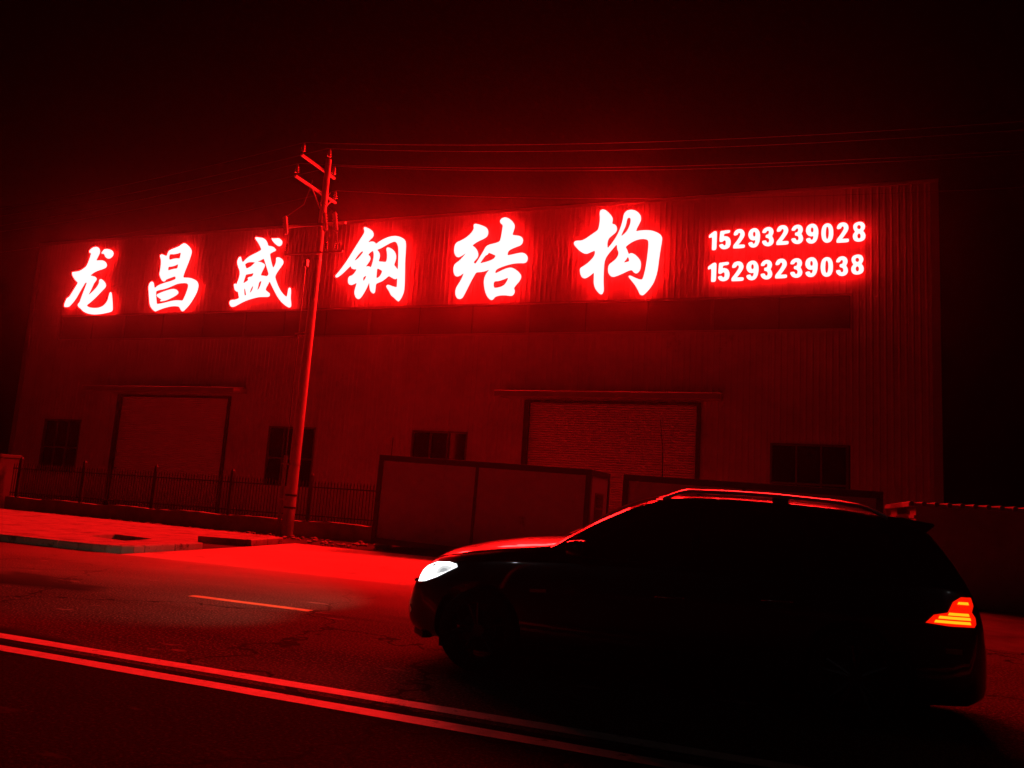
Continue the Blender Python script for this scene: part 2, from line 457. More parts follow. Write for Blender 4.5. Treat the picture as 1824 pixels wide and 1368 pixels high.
ribbon = (-34.3, 1.55, 8.0, 9.15)
doors = [(-30.0, -23.5, 0.0, 5.33), (-9.8, -3.26, 0.0, 5.4)]
wins = [(-34.4, -32.05, 1.62, 4.08), (-21.35, -19.0, 1.62, 4.08), (-14.5, -12.1, 1.62, 4.1), (-0.95, 1.5, 1.62, 4.07)]
openings = [ribbon] + doors + wins
PITCH_R = 0.205
def rib_profile(x0, x1):
    """trapezoid rib cladding seen from above: points (x, y) between x0 and x1"""
    ks = []
    k0 = int(math.floor(x0 / PITCH_R)) - 1
    for k in range(k0, int(x1 / PITCH_R) + 2):
        b = k * PITCH_R
        for fx, fy in ((0.0, 0.0), (0.56, 0.0), (0.68, -0.014), (0.88, -0.014), (1.0, 0.0)):
            ks.append((b + fx * PITCH_R, fy))
    xs = [a for a, _ in ks]; ys = [b for _, b in ks]
    pts = [(x0, float(np.interp(x0, xs, ys)))] + [(a, b) for a, b in ks if x0 + 1e-4 < a < x1 - 1e-4] + [(x1, float(np.interp(x1, xs, ys)))]
    out = [pts[0]]
    for p in pts[1:]:
        if p[0] - out[-1][0] > 1e-4: out.append(p)
    return out
edges = sorted(set([BX0, BX1] + [e for op in openings for e in op[:2]] + [BX0 + i * 1.025 for i in range(1, 40)]))
cols = [edges[0]]
for e in edges[1:]:
    if e - cols[-1] > 0.02: cols.append(e)
for a, b in zip(cols, cols[1:]):
    mid = (a + b) / 2
    cuts = sorted([(z0, z1) for x0, x1, z0, z1 in openings if x0 - .03 < mid < x1 + .03])
    spans = []; z = 0.0
    for z0, z1 in cuts:
        if z0 - z > 0.05: spans.append((z, z0))
        z = z1
    spans.append((z, BZ1))
    prof = rib_profile(a + 0.0015, b - 0.0015)
    for z0, z1 in spans:
        mb = MB()
        mb.v = [(px_, YF + py_, zz) for zz in (z0, z1) for px_, py_ in prof]
        n = len(prof)
        mb.f = [(i, i + 1, n + i + 1, n + i) for i in range(n - 1)]
        wpart('cladding_panel', mb, M['clad'])

def wbox(name, m, x0, x1, y0, y1, z0, z1, parent=None, bevel=0.0):
    return wpart(name, MB().box(x0, x1, y0, y1, z0, z1), m, parent, bevel=bevel)
wbox('side_wall', M['clad'], BX0, BX0 + .1, YF + .05, YF + 26, 0, BZ1)
wbox('side_wall', M['clad'], BX1 - .1, BX1, YF + .05, YF + 26, 0, BZ1)
wbox('rear_wall', M['clad'], BX0 + .1, BX1 - .1, YF + 25.9, YF + 26, 0, BZ1)
wbox('backing_wall', M['frame_dark'], BX0 + .1, BX1 - .1, YF + .32, YF + .4, 0, BZ1)
mb = MB(); zr = BZ1 - 0.9
mb.quad((BX0 + .1, YF + .4, zr), (BX1 - .1, YF + .4, zr), (BX1 - .1, YF + 13, zr + .7), (BX0 + .1, YF + 13, zr + .7))
mb.quad((BX0 + .1, YF + 25.9, zr), (BX1 - .1, YF + 25.9, zr), (BX1 - .1, YF + 13, zr + .7), (BX0 + .1, YF + 13, zr + .7))
wpart('roof', mb, M['roof'])
wbox('parapet_cap', M['trim'], BX0 - .04, BX1 + .04, YF - .07, YF + .42, BZ1, BZ1 + .1)
wbox('corner_trim', M['trim'], BX1 - .22, BX1 + .03, YF - .055, YF + .04, 0, BZ1 - .005)
wbox('corner_trim', M['trim'], BX0 - .03, BX0 + .22, YF - .055, YF + .04, 0, BZ1 - .005)

# daylight band under the letters
x0, x1, z0, z1 = ribbon
rw = wbox('ribbon_window', M['trim'], x0, x1, YF - .045, YF + .1, z0 - .06, z0 - .002)
wbox('frame', M['trim'], x0, x1, YF - .045, YF + .1, z1 + .002, z1 + .06, rw)
wbox('frame', M['trim'], x0 - .06, x0, YF - .04, YF + .1, z0 - .06, z1 + .06, rw)
wbox('frame', M['trim'], x1, x1 + .06, YF - .04, YF + .1, z0 - .06, z1 + .06, rw)
div = [x0, -30.3, -23.3, -16.95, -9.94, -2.99, x1]
for i, (a, b) in enumerate(zip(div, div[1:])):
    n = max(1, round((b - a) / 2.35))
    for k in range(n):
        p, q = a + (b - a) * k / n + .03, a + (b - a) * (k + 1) / n - .03
        wbox('pane', M['strip'], p, q, YF + .06, YF + .075, z0, z1, rw)
        if k: wbox('mullion', M['frame_dark'], p - .055, p - .005, YF + .04, YF + .09, z0, z1, rw)
    if i: wbox('mullion', M['winframe'], a - .06, a + .06, YF + .03, YF + .1, z0, z1, rw)

# roller doors with canopies
def roller_door(x0, x1, z1):
    d = wbox('roller_door', M['frame_dark'], x0, x0 + .16, YF - .06, YF + .3, 0, z1)
    wbox('guide_rail', M['frame_dark'], x1 - .16, x1, YF - .06, YF + .3, 0, z1, d)
    wbox('lintel', M['frame_dark'], x0 + .16, x1 - .16, YF - .05, YF + .3, z1 - .10, z1, d)
    wbox('bottom_rail', M['frame_dark'], x0 + .165, x1 - .165, YF + .1, YF + .16, 0.0, .12, d)
    mb = MB(); z = 0.12; h = 0.0875
    while z < z1 - .1:
        a, b = x0 + .16, x1 - .16; t = min(z + h, z1 - .1)
        pr = [(YF + .15, z), (YF + .118, z + h * .18), (YF + .108, z + h * .5), (YF + .118, z + h * .82), (YF + .15, t)]
        for (ya, za), (yb, zb) in zip(pr, pr[1:]):
            if za >= z1 - .1: break
            mb.quad((a, ya, za), (b, ya, za), (b, yb, min(zb, z1 - .1)), (a, yb, min(zb, z1 - .1)))
        z += h
    s = wpart('slat_curtain', mb, M['shutter'], d); s['kind'] = 'stuff'
    return d
for x0, x1, z0, z1 in doors: roller_door(x0, x1, z1)
def canopy(x0, x1, z):
    y0, y1 = YF - 0.85, YF - 0.034
    mb = MB()
    mb.v = [(x, y, zz) for x in (x0, x1) for y, zz in ((y0, z - .16), (y0, z + .02), (y1, z + .12), (y1, z - .16))]
    mb.f = [(0, 1, 2, 3), (4, 7, 6, 5), (0, 4, 5, 1), (1, 5, 6, 2), (2, 6, 7, 3), (3, 7, 4, 0)]
    c = wpart('canopy', mb, M['trim'], bevel=.012)
    wbox('gutter_lip', M['trim'], x0, x1, y0 - .05, y0 - .003, z - .20, z - .02, c)
    return c
canopy(-10.75, -2.55, 5.62); canopy(-31.3, -22.7, 5.60)

def window(x0, x1, z0, z1):
    f = wbox('window', M['winframe'], x0, x1, YF - .03, YF + .08, z1 - .07, z1)
    wbox('sill', M['trim'], x0 - .05, x1 + .05, YF - .12, YF + .1, z0 - .05, z0 - .003, f)
    for a in (x0, x1 - .06): wbox('frame', M['winframe'], a, a + .06, YF - .03, YF + .08, z0, z1 - .072, f)
    zt = 2.74
    wbox('transom', M['winframe'], x0 + .06, x1 - .06, YF - .025, YF + .08, zt - .035, zt + .035, f)
    n = 3
    for k in range(n):
        a = x0 + .06 + (x1 - x0 - .12) * k / n; b = x0 + .06 + (x1 - x0 - .12) * (k + 1) / n
        if k:
            wbox('mullion', M['winframe'], a - .03, a + .03, YF - .02, YF + .08, zt + .036, z1 - .072, f)
            wbox('mullion', M['winframe'], a - .03, a + .03, YF - .02, YF + .08, z0, zt - .036, f)
        wbox('pane', M['glass'], a + .03, b - .03, YF + .05, YF + .06, zt + .035, z1 - .07, f)
        wbox('pane', M['glass'], a + .03, b - .03, YF + .05, YF + .06, z0, zt - .035, f)
for w in wins: window(*w)

# ------------------------------------------------------------------ illuminated characters
G = {}
G['dragon'] = (90, 420, 8.55, [
 [(585,240),(600,215),(640,180),(690,165),(735,180),(757,220),(750,270),(720,325),(695,378),(760,372),(810,378),(850,410),(862,450),(845,485),(800,508),(740,525),(680,550),(635,580),(608,605),(640,612),(685,625),(708,655),(690,690),(665,720),(640,775),(610,840),(575,905),(640,850),(700,785),(740,720),(738,675),(765,655),(800,675),(835,715),(848,755),(835,790),(780,845),(700,930),(620,1005),(545,1062),(590,1090),(650,1100),(720,1098),(790,1075),(840,1030),(870,980),(890,900),(900,865),(915,855),(932,870),(942,960),(948,1060),(948,1130),(930,1155),(870,1172),(780,1190),(690,1200),(610,1195),(540,1175),(490,1145),(455,1105),(430,1090),(412,1060),(418,1035),(440,1015),(455,975),(480,905),(510,830),(540,750),(555,712),(530,715),(500,765),(450,850),(400,940),(350,1010),(300,1065),(275,1085),(215,1085),(205,1070),(212,1030),(235,980),(250,945),(280,935),(310,890),(360,810),(400,745),(418,712),(380,680),(345,630),(325,580),(330,553),(370,548),(430,540),(480,515),(545,465),(575,400),(600,330),(622,258),(598,268)],
 [(770,265),(800,225),(820,203),(870,200),(920,212),(955,240),(963,275),(945,315),(910,345),(875,350),(835,325),(815,275),(795,275)]])
G['prosper'] = (240, 415, 8.55, [
 [(380,350),(395,328),(420,325),(455,340),(488,350),(500,310),(520,270),(560,248),(620,225),(680,200),(725,165),(757,153),(790,170),(830,205),(860,245),(872,285),(860,335),(835,410),(800,500),(765,585),(733,678),(790,680),(850,685),(905,705),(950,735),(972,780),(968,840),(940,920),(895,1000),(845,1080),(790,1145),(745,1188),(725,1195),(705,1180),(690,1150),(672,1120),(610,1113),(540,1120),(460,1140),(380,1168),(335,1188),(312,1197),(285,1178),(250,1140),(228,1095),(220,1020),(213,920),(207,820),(222,770),(248,740),(275,742),(292,765),(300,830),(310,835),(345,805),(400,778),(460,757),(540,735),(600,712),(622,700),(622,670),(610,660),(560,678),(475,710),(468,730),(445,740),(420,732),(400,700),(378,650),(376,610),(390,550),(398,480),(400,420),(390,375)],
 [(540,322),(600,325),(660,312),(703,297),(695,345),(685,390),(640,385),(590,393),(530,410),(523,375),(530,340)],
 [(512,515),(560,512),(615,497),(663,473),(655,510),(648,540),(600,545),(550,558),(508,572)],
 [(325,905),(330,885),(380,868),(440,858),(510,835),(580,805),(640,778),(700,765),(780,762),(805,775),(815,800),(805,850),(780,920),(750,990),(728,1032),(680,1025),(610,1025),(540,1038),(460,1060),(390,1075),(337,1083),(332,1030),(325,960)],
 [(328,940),(400,905),(470,880),(540,858),(600,850),(640,865),(665,895),(665,920),(630,950),(580,980),(520,1010),(460,1032),(390,1043),(385,1030),(408,1015),(370,990),(340,965)]])
G['flourish'] = (390, 410, 9.12, [
 [(585,130),(600,110),(650,118),(710,125),(755,150),(785,195),(803,255),(840,258),(885,272),(915,300),(930,322),(915,340),(870,358),(828,385),(838,450),(855,530),(878,612),(900,585),(922,535),(930,480),(925,455),(945,438),(985,442),(1025,468),(1050,505),(1045,545),(1015,590),(975,645),(935,705),(912,755),(930,820),(960,900),(1000,980),(1050,1045),(1090,1080),(1103,1075),(1115,1020),(1125,950),(1145,930),(1168,940),(1172,1010),(1165,1100),(1175,1190),(1175,1235),(1155,1257),(1130,1255),(1080,1225),(1020,1175),(960,1100),(905,1000),(860,910),(822,828),(800,880),(770,930),(757,970),(790,1000),(825,1025),(830,1055),(810,1083),(740,1085),(660,1085),(590,1100),(500,1125),(420,1155),(340,1195),(270,1235),(220,1250),(185,1235),(168,1190),(175,1150),(205,1132),(260,1130),(330,1103),(318,1060),(310,1000),(280,995),(255,970),(245,920),(240,880),(260,865),(285,880),(300,840),(320,790),(338,720),(335,655),(310,595),(295,530),(300,490),(320,445),(345,428),(362,440),(370,490),(385,518),(400,510),(440,465),(500,420),(570,385),(640,350),(690,318),(680,290),(655,235),(620,180)],
 [(422,553),(470,523),(530,517),(590,523),(565,545),(530,580),(490,605),(447,623),(435,590)],
 [(625,510),(680,490),(728,460),(745,510),(770,590),(795,670),(808,715),(780,750),(730,740),(678,735),(695,690),(720,640),(745,590),(748,560),(720,535),(670,515)],
 [(440,720),(490,712),(535,705),(562,693),(550,735),(530,755),(490,760),(465,775),(475,810),(450,830),(395,865),(410,810),(430,750)],
 [(410,960),(420,943),(430,985),(442,1055),(415,1060)],
 [(554,900),(549,950),(527,992),(500,1020),(513,975),(532,930)],
 [(692,822),(678,880),(653,942),(622,976),(637,920),(648,865),(660,838)],
 [(850,130),(900,135),(970,127),(1005,150),(1030,180),(1030,215),(1010,250),(975,263),(940,245),(895,205),(865,165)]])
G['steel'] = (590, 395, 9.12, [
 [(525,105),(540,82),(580,95),(630,120),(670,150),(690,190),(690,225),(670,260),(635,290),(600,335),(640,322),(680,320),(710,335),(730,360),(780,320),(860,275),(950,240),(1040,228),(1110,242),(1170,270),(1205,305),(1217,370),(1210,500),(1200,650),(1198,850),(1195,1000),(1185,1130),(1155,1210),(1120,1270),(1095,1295),(1070,1285),(1020,1235),(970,1195),(940,1130),(910,1085),(893,1055),(900,1030),(930,1022),(990,1045),(1045,1062),(1065,1060),(1068,1000),(1073,915),(1045,935),(1010,925),(970,900),(935,880),(890,920),(830,965),(770,990),(728,1008),(720,1080),(712,1145),(690,1168),(660,1155),(630,1115),(620,1050),(618,985),(590,1050),(550,1130),(500,1210),(465,1250),(435,1257),(400,1235),(378,1180),(375,1130),(395,1060),(415,990),(380,1010),(330,1030),(290,1020),(270,980),(275,915),(295,885),(340,870),(380,830),(415,770),(365,773),(325,755),(318,715),(270,760),(200,830),(140,880),(95,908),(70,900),(65,875),(100,840),(170,750),(250,640),(330,510),(410,380),(480,270),(535,185),(540,150)],
 [(745,455),(800,435),(880,390),(960,345),(1035,318),(1070,350),(1088,410),(1092,500),(1088,620),(1085,730),(1080,775),(1050,735),(1020,700),(1040,650),(1055,600),(1055,540),(1035,490),(1000,450),(950,420),(910,415),(893,440),(905,500),(908,580),(893,655),(830,648),(768,645),(790,580),(792,530),(775,490)],
 [(747,755),(790,775),(830,800),(810,850),(780,895),(733,920),(738,850)],
 [(500,478),(522,490),(480,545),(430,600),(375,637),(410,580),(450,525)],
 [(600,535),(640,495),(678,470),(690,510),(690,570),(675,650),(645,742),(620,725),(590,722),(560,728),(590,690),(625,640),(640,600),(630,560)],
 [(570,875),(555,920),(520,968),(520,910),(540,890)]])
G['knot'] = (795, 380, 8.55, [
 [(415,190),(420,165),(450,158),(510,172),(570,195),(615,220),(638,260),(640,310),(620,355),(570,390),(500,420),(440,455),(395,490),(440,520),(475,570),(490,625),(480,670),(445,710),(415,745),(442,770),(470,730),(520,650),(570,565),(600,510),(640,480),(720,460),(790,440),(820,415),(835,350),(850,260),(862,180),(835,160),(815,130),(825,95),(855,68),(900,60),(950,75),(1000,115),(1035,160),(1045,205),(1025,270),(1005,328),(1060,335),(1120,345),(1158,370),(1172,410),(1160,455),(1130,490),(1060,515),(990,545),(945,575),(928,640),(990,630),(1070,610),(1150,597),(1200,612),(1235,650),(1242,695),(1225,740),(1190,760),(1110,758),(1030,765),(940,785),(850,815),(780,845),(750,875),(745,915),(800,890),(870,855),(940,830),(990,825),(1040,845),(1100,890),(1140,940),(1140,985),(1110,1040),(1060,1095),(1028,1140),(1045,1180),(1035,1225),(1005,1255),(970,1258),(900,1248),(820,1250),(745,1270),(715,1310),(690,1322),(660,1310),(620,1265),(590,1190),(575,1110),(570,1040),(580,975),(610,915),(655,855),(600,880),(530,895),(458,898),(430,940),(380,1030),(330,1130),(280,1230),(245,1290),(205,1308),(165,1295),(140,1250),(135,1190),(150,1130),(195,1060),(235,990),(268,908),(220,945),(170,965),(130,950),(110,900),(107,840),(120,785),(150,755),(200,720),(250,665),(303,602),(250,640),(190,672),(150,660),(122,610),(117,550),(130,480),(160,440),(220,415),(300,370),(370,310),(420,240)],
 [(515,762),(550,705),(600,640),(630,630),(645,598),(700,620),(752,642),(735,680),(690,710),(620,735),(560,750)],
 [(735,1035),(800,1032),(880,1005),(945,978),(925,1030),(885,1090),(830,1120),(770,1133),(730,1135),(720,1100),(722,1060)]])
G['frame'] = (1015, 365, 7.817, [
 [(415,110),(425,75),(460,60),(500,72),(550,115),(590,165),(600,205),(588,262),(625,270),(650,295),(660,340),(640,385),(590,425),(540,470),(522,530),(525,605),(560,565),(610,500),(660,420),(705,320),(735,220),(750,130),(790,80),(850,65),(910,75),(960,110),(990,155),(993,210),(970,260),(940,315),(920,368),(980,355),(1070,350),(1150,358),(1220,385),(1265,415),(1288,460),(1280,530),(1260,640),(1240,780),(1225,900),(1200,1000),(1165,1090),(1110,1170),(1060,1225),(1020,1260),(985,1255),(970,1235),(940,1170),(900,1105),(850,1045),(815,1000),(825,983),(850,985),(910,1015),(970,1038),(1010,1038),(1030,980),(1050,900),(1070,780),(1085,660),(1095,560),(1092,500),(1070,480),(1010,472),(940,485),(870,515),(810,555),(775,588),(800,625),(815,675),(825,683),(855,668),(900,685),(950,730),(985,780),(993,840),(980,905),(950,945),(920,957),(890,940),(862,905),(810,920),(740,955),(670,985),(610,1005),(570,995),(535,950),(530,880),(545,830),(590,795),(640,755),(675,700),(678,655),(660,620),(655,545),(600,610),(540,680),(500,740),(480,810),(475,900),(470,1000),(470,1100),(475,1190),(455,1240),(430,1248),(395,1220),(350,1160),(332,1090),(335,1000),(335,940),(290,980),(240,1015),(200,1025),(165,1005),(145,960),(138,900),(150,875),(200,845),(260,800),(310,750),(345,700),(352,635),(300,655),(240,683),(190,675),(130,635),(75,575),(53,540),(65,508),(100,497),(160,497),(220,470),(290,420),(350,380),(395,345),(412,270),(420,190)],
 [(710,440),(740,370),(780,290),(800,190),(825,175),(848,190),(845,250),(820,320),(780,385)],
 [(750,803),(785,760),(810,720),(825,760),(825,785),(790,795)]])
A, B = (1255, 385, 12.16), (1400, 380, 12.16)
D = {}
D['1'] = (*A, [[(95,440),(105,410),(150,375),(200,335),(225,327),(255,330),(270,350),(267,450),(262,580),(257,700),(240,735),(200,742),(165,740),(158,715),(162,620),(165,500),(160,465),(140,462),(110,478),(95,465)]])
D['5'] = (*A, [[(340,345),(355,325),(420,315),(500,305),(545,303),(560,320),(555,350),(530,368),(470,378),(430,385),(420,440),(460,435),(510,445),(550,480),(572,540),(570,610),(545,670),(500,705),(440,720),(385,715),(340,685),(318,645),(320,625),(350,608),(400,603),(410,625),(440,640),(460,620),(465,570),(460,535),(435,525),(405,545),(380,562),(340,562),(325,545),(328,480),(335,400)]])
D['2'] = (*A, [[(630,400),(645,350),(680,305),(730,282),(790,278),(840,300),(872,345),(878,400),(860,450),(820,510),(775,570),(735,615),(800,612),(860,610),(882,625),(880,660),(865,680),(800,690),(700,695),(640,697),(620,690),(622,640),(640,610),(690,550),(740,480),(775,420),(780,380),(760,358),(735,370),(720,400),(690,415),(650,420)]])
D['9'] = (*A, [[(945,400),(960,330),(1000,280),(1060,252),(1120,252),(1165,285),(1195,340),(1207,410),(1200,500),(1185,570),(1155,630),(1110,670),(1060,682),(1000,672),(960,635),(945,590),(965,568),(1020,555),(1040,565),(1050,595),(1070,600),(1090,580),(1100,540),(1098,515),(1050,525),(1000,510),(960,465)], [(1048,390),(1055,345),(1075,328),(1098,345),(1105,395),(1095,430),(1075,440),(1055,425)]])
D['3'] = (*A, [[(1255,340),(1270,300),(1310,255),(1370,230),(1430,232),(1480,265),(1502,320),(1495,380),(1465,430),(1495,480),(1508,535),(1495,590),(1455,635),(1400,657),(1340,655),(1290,630),(1258,590),(1250,550),(1265,535),(1315,525),(1345,535),(1350,560),(1375,580),(1400,565),(1408,520),(1395,485),(1360,472),(1330,465),(1328,420),(1345,402),(1385,395),(1400,360),(1400,325),(1378,308),(1352,325),(1335,355),(1300,367),(1260,362)]])
D['0'] = (*B, [[(765,430),(775,340),(800,270),(850,225),(905,210),(965,225),(1005,275),(1025,340),(1030,420),(1025,510),(1000,580),(960,625),(900,645),(845,635),(800,595),(775,530)], [(865,430),(870,340),(880,300),(898,285),(915,300),(928,345),(932,420),(925,500),(910,550),(893,563),(875,540),(866,490)]])
D['8'] = (*B, [[(1455,300),(1465,240),(1510,200),(1585,177),(1650,182),(1695,215),(1717,260),(1712,320),(1672,378),(1710,420),(1727,475),(1718,535),(1685,580),(1630,605),(1560,613),(1500,600),(1462,560),(1447,505),(1455,450),(1500,395),(1470,350)], [(1540,295),(1555,258),(1585,247),(1615,262),(1625,295),(1612,330),(1585,340),(1552,328)], [(1545,485),(1560,445),(1585,430),(1612,448),(1622,490),(1612,530),(1585,545),(1557,530)]])

Y_FACE = YF - 0.225       # front of the letters
def chaikin(p, it=1):
    for _ in range(it):
        q = []
        for i in range(len(p)):
            a, b = p[i], p[(i + 1) % len(p)]
            q += [(a[0] * .78 + b[0] * .22, a[1] * .78 + b[1] * .22), (a[0] * .22 + b[0] * .78, a[1] * .22 + b[1] * .78)]
        p = q
    return p
def to_facade(glyph):
    ox, oy, s, loops = glyph
    return [[on_plane(ox + a / s, oy + b / s, Y_FACE) for a, b in lp] for lp in loops]
def curve_mesh(name, loops, depth):
    cu = bpy.data.curves.new(name, 'CURVE'); cu.dimensions = '2D'; cu.fill_mode = 'NONE' if depth else 'FRONT'; cu.extrude = depth
    for lp in loops:
        sp = cu.splines.new('POLY'); sp.points.add(len(lp) - 1); sp.use_cyclic_u = True
        for q, (a, b) in zip(sp.points, lp): q.co = (a, b, 0, 1)
    ob = bpy.data.objects.new(name, cu); COL.objects.link(ob)
    dg = bpy.context.evaluated_depsgraph_get()
    me = bpy.data.meshes.new_from_object(ob.evaluated_get(dg)); me.name = name
    bpy.data.objects.remove(ob); bpy.data.curves.remove(cu)
    me.transform(Matrix.Rotation(math.pi / 2, 4, 'X'))      # curve xy -> xz, front towards -y
    me.materials.clear()
    return me
def letter_meshes(name, loops):
    loops = [chaikin(l) for l in loops]
    return curve_mesh('letter_face', loops, 0.0), curve_mesh('letter_shell', loops, 0.055)
def put_letter(name, meshes, x, z, label, cat, group, s=(1, 1), kind=''):
    fm, sm = meshes; bk = fm.copy(); bk.materials.clear()
    e = empty(name, (x, Y_FACE, z)); e.scale = (s[0], 1, s[1])
    link('letter_face', fm, M['face' + kind], e, (0, 0, 0))
    link('letter_shell', sm, M['shell'], e, (0, 0.06, 0))
    link('letter_back', bk, M['backlight' + kind], e, (0, 0.116, 0))
    br = MB()
    br.tube([(-.06, .1, 0), (-.06, .27, 0)], .012, 6)
    br.tube([(.06, .1, 0), (.06, .27, 0)], .012, 6)
    br.build('standoff_pins', M['galv'], e)
    return tag(e, label, cat, group)
LBL = {
 'dragon': 'leftmost glowing red-white brush character, with a sweeping hook at its foot',
 'prosper': 'second glowing brush character from the left, two stacked box shapes',
 'flourish': 'third glowing brush character from the left, just left of the utility pole',
 'steel': 'fourth glowing brush character from the left, just right of the utility pole',
 'knot': 'fifth glowing brush character from the left, thick strokes over the middle of the wall',
 'frame': 'sixth and largest glowing brush character, next to the phone numbers'}
for k, g in G.items():
    lps = to_facade(g)
    xs = [p[0] for l in lps for p in l]; zs = [p[1] for l in lps for p in l]
    cx, cz = (min(xs) + max(xs)) / 2, (min(zs) + max(zs)) / 2
    put_letter('illuminated_character', letter_meshes(k, [[(a - cx, b - cz) for a, b in l] for l in lps]), cx, cz, LBL[k], 'sign letter', 'brush-script characters on the warehouse', kind='_left' if k in ('dragon', 'prosper', 'flourish') else '')
DM = {}
for k, g in D.items():
    lps = to_facade(g)
    xs = [p[0] for l in lps for p in l]; zs = [p[1] for l in lps for p in l]
    cx, cz, w, h = (min(xs) + max(xs)) / 2, (min(zs) + max(zs)) / 2, max(xs) - min(xs), max(zs) - min(zs)
    DM[k] = (letter_meshes('digit', [[((a - cx), (b - cz)) for a, b in l] for l in lps]), w, h)
rows = [('upper', '15293239028', [(128,210,182,375),(235,352,172,365),(377,497,160,355),(528,650,150,348),(670,790,138,335),(815,940,120,320),(967,1088,115,312),(1113,1242,105,308),(1270,1393,100,300),(1425,1552,92,297),(1590,1720,85,288)]),
        ('lower', '15293239038', [(118,205,502,697),(223,340,495,690),(360,485,488,688),(508,635,480,680),(655,775,472,672),(802,925,460,660),(955,1080,455,655),(1107,1235,445,648),(1263,1390,443,645),(1420,1543,435,637),(1573,1703,417,622)])]
ordn = ['first', 'second', 'third', 'fourth', 'fifth', 'sixth', 'seventh', 'eighth', 'ninth', 'tenth', 'last']
for rname, txt, bbs in rows:
    for i, (ch, (a, b, t, u)) in enumerate(zip(txt, bbs)):
        x0, zt = on_plane(1240 + a / 5.7, 380 + (t + u) / 2 / 5.7, Y_FACE)
        x1, _ = on_plane(1240 + b / 5.7, 380 + (t + u) / 2 / 5.7, Y_FACE)
        xm = (a + b) / 2
        _, zh = on_plane(1240 + xm / 5.7, 380 + t / 5.7, Y_FACE); _, zl = on_plane(1240 + xm / 5.7, 380 + u / 5.7, Y_FACE)
        me, w, h = DM[ch]
        put_letter('illuminated_digit', me, (x0 + x1) / 2, (zh + zl) / 2,
                   'glowing digit %s, %s in the %s row of the phone numbers' % (ch, ordn[i], rname), 'sign digit', 'phone number digits', ((x1 - x0) / w, (zh - zl) / h), '_digit')

# ------------------------------------------------------------------ fence on its low wall
YFN = 22.6
pl = MB(); rnd = random.Random(5)
n = 60; fx0, fx1 = -29.1, -12.2
for i in range(n):
    a, b = fx0 + (fx1 - fx0) * i / n, fx0 + (fx1 - fx0) * (i + 1) / n
    h0 = 0.50 + 0.02 * math.sin(a * 2.1) + rnd.uniform(-.012, .012)
    pl.v += [(a, YFN - .16, -.03), (a, YFN + .16, -.03), (a, YFN + .16, h0), (a, YFN - .16, h0)]
pl.v += [(fx1, YFN - .16, -.03), (fx1, YFN + .16, -.03), (fx1, YFN + .16, .5), (fx1, YFN - .16, .5)]
for i in range(n):
    for j in range(4):
        pl.f.append((i * 4 + j, i * 4 + (j + 1) % 4, (i + 1) * 4 + (j + 1) % 4, (i + 1) * 4 + j))
pl.f += [(0, 1, 2, 3), (n * 4 + 3, n * 4 + 2, n * 4 + 1, n * 4)]
tag(pl.build('low_wall', M['plinth']), 'low rendered wall under the black picket fence', 'wall')

fe = tag(empty('picket_fence', ((fx0 + fx1) / 2, YFN, 0.48)), 'black iron picket fence on the low wall left of the cabins', 'fence')
fo = Vector(((fx0 + fx1) / 2, YFN, 0.48))
def fpart(name, mb, **k):
    mb.v = [(a - fo.x, b - fo.y, c - fo.z) for a, b, c in mb.v]
    return mb.build(name, M['fence'], fe, **k)
for z in (.68, 1.62): fpart('rail', MB().box(fx0, fx1, YFN - .02, YFN + .02, z - .02, z + .02))
for px_ in (-28.7, -25.4, -21.95, -18.55, -15.3, -12.3):
    mb = MB().box(px_ - .05, px_ + .05, YFN - .05, YFN + .05, .47, 2.0)
    mb.v += [(px_ - .06, YFN - .06, 2.0), (px_ + .06, YFN - .06, 2.0), (px_ + .06, YFN + .06, 2.0), (px_ - .06, YFN + .06, 2.0), (px_, YFN, 2.09)]
    k = len(mb.v) - 5; mb.f += [(k, k + 1, k + 4), (k + 1, k + 2, k + 4), (k + 2, k + 3, k + 4), (k + 3, k, k + 4), (k + 3, k + 2, k + 1, k)]
    fpart('post', mb)
pk = MB().box(-.012, .012, -.012, .012, 0, 1.2)
k = len(pk.v); pk.v += [(-.022, -.012, 1.2), (.022, -.012, 1.2), (.022, .012, 1.2), (-.022, .012, 1.2), (0, 0, 1.33)]
pk.f += [(k, k + 1, k + 4), (k + 1, k + 2, k + 4), (k + 2, k + 3, k + 4), (k + 3, k, k + 4), (k + 3, k + 2, k + 1, k)]
pkm = pk.mesh('picket')
x = fx0 + .08
while x < fx1:
    link('picket', pkm, M['fence'], fe, (x - fo.x, -0.033, .535 - fo.z)); x += .123
gp = tag(empty('gate_pillar', (-29.75, 22.6, 0)), 'square rendered gate pillar at the left end of the fence', 'pillar')
box_part('shaft', M['brick_dark'], gp, -.4, .4, -.4, .4, -.03, 2.0, bevel=.02)
box_part('cap', M['brick_dark'], gp, -.46, .46, -.46, .46, 2.002, 2.14, bevel=.02)

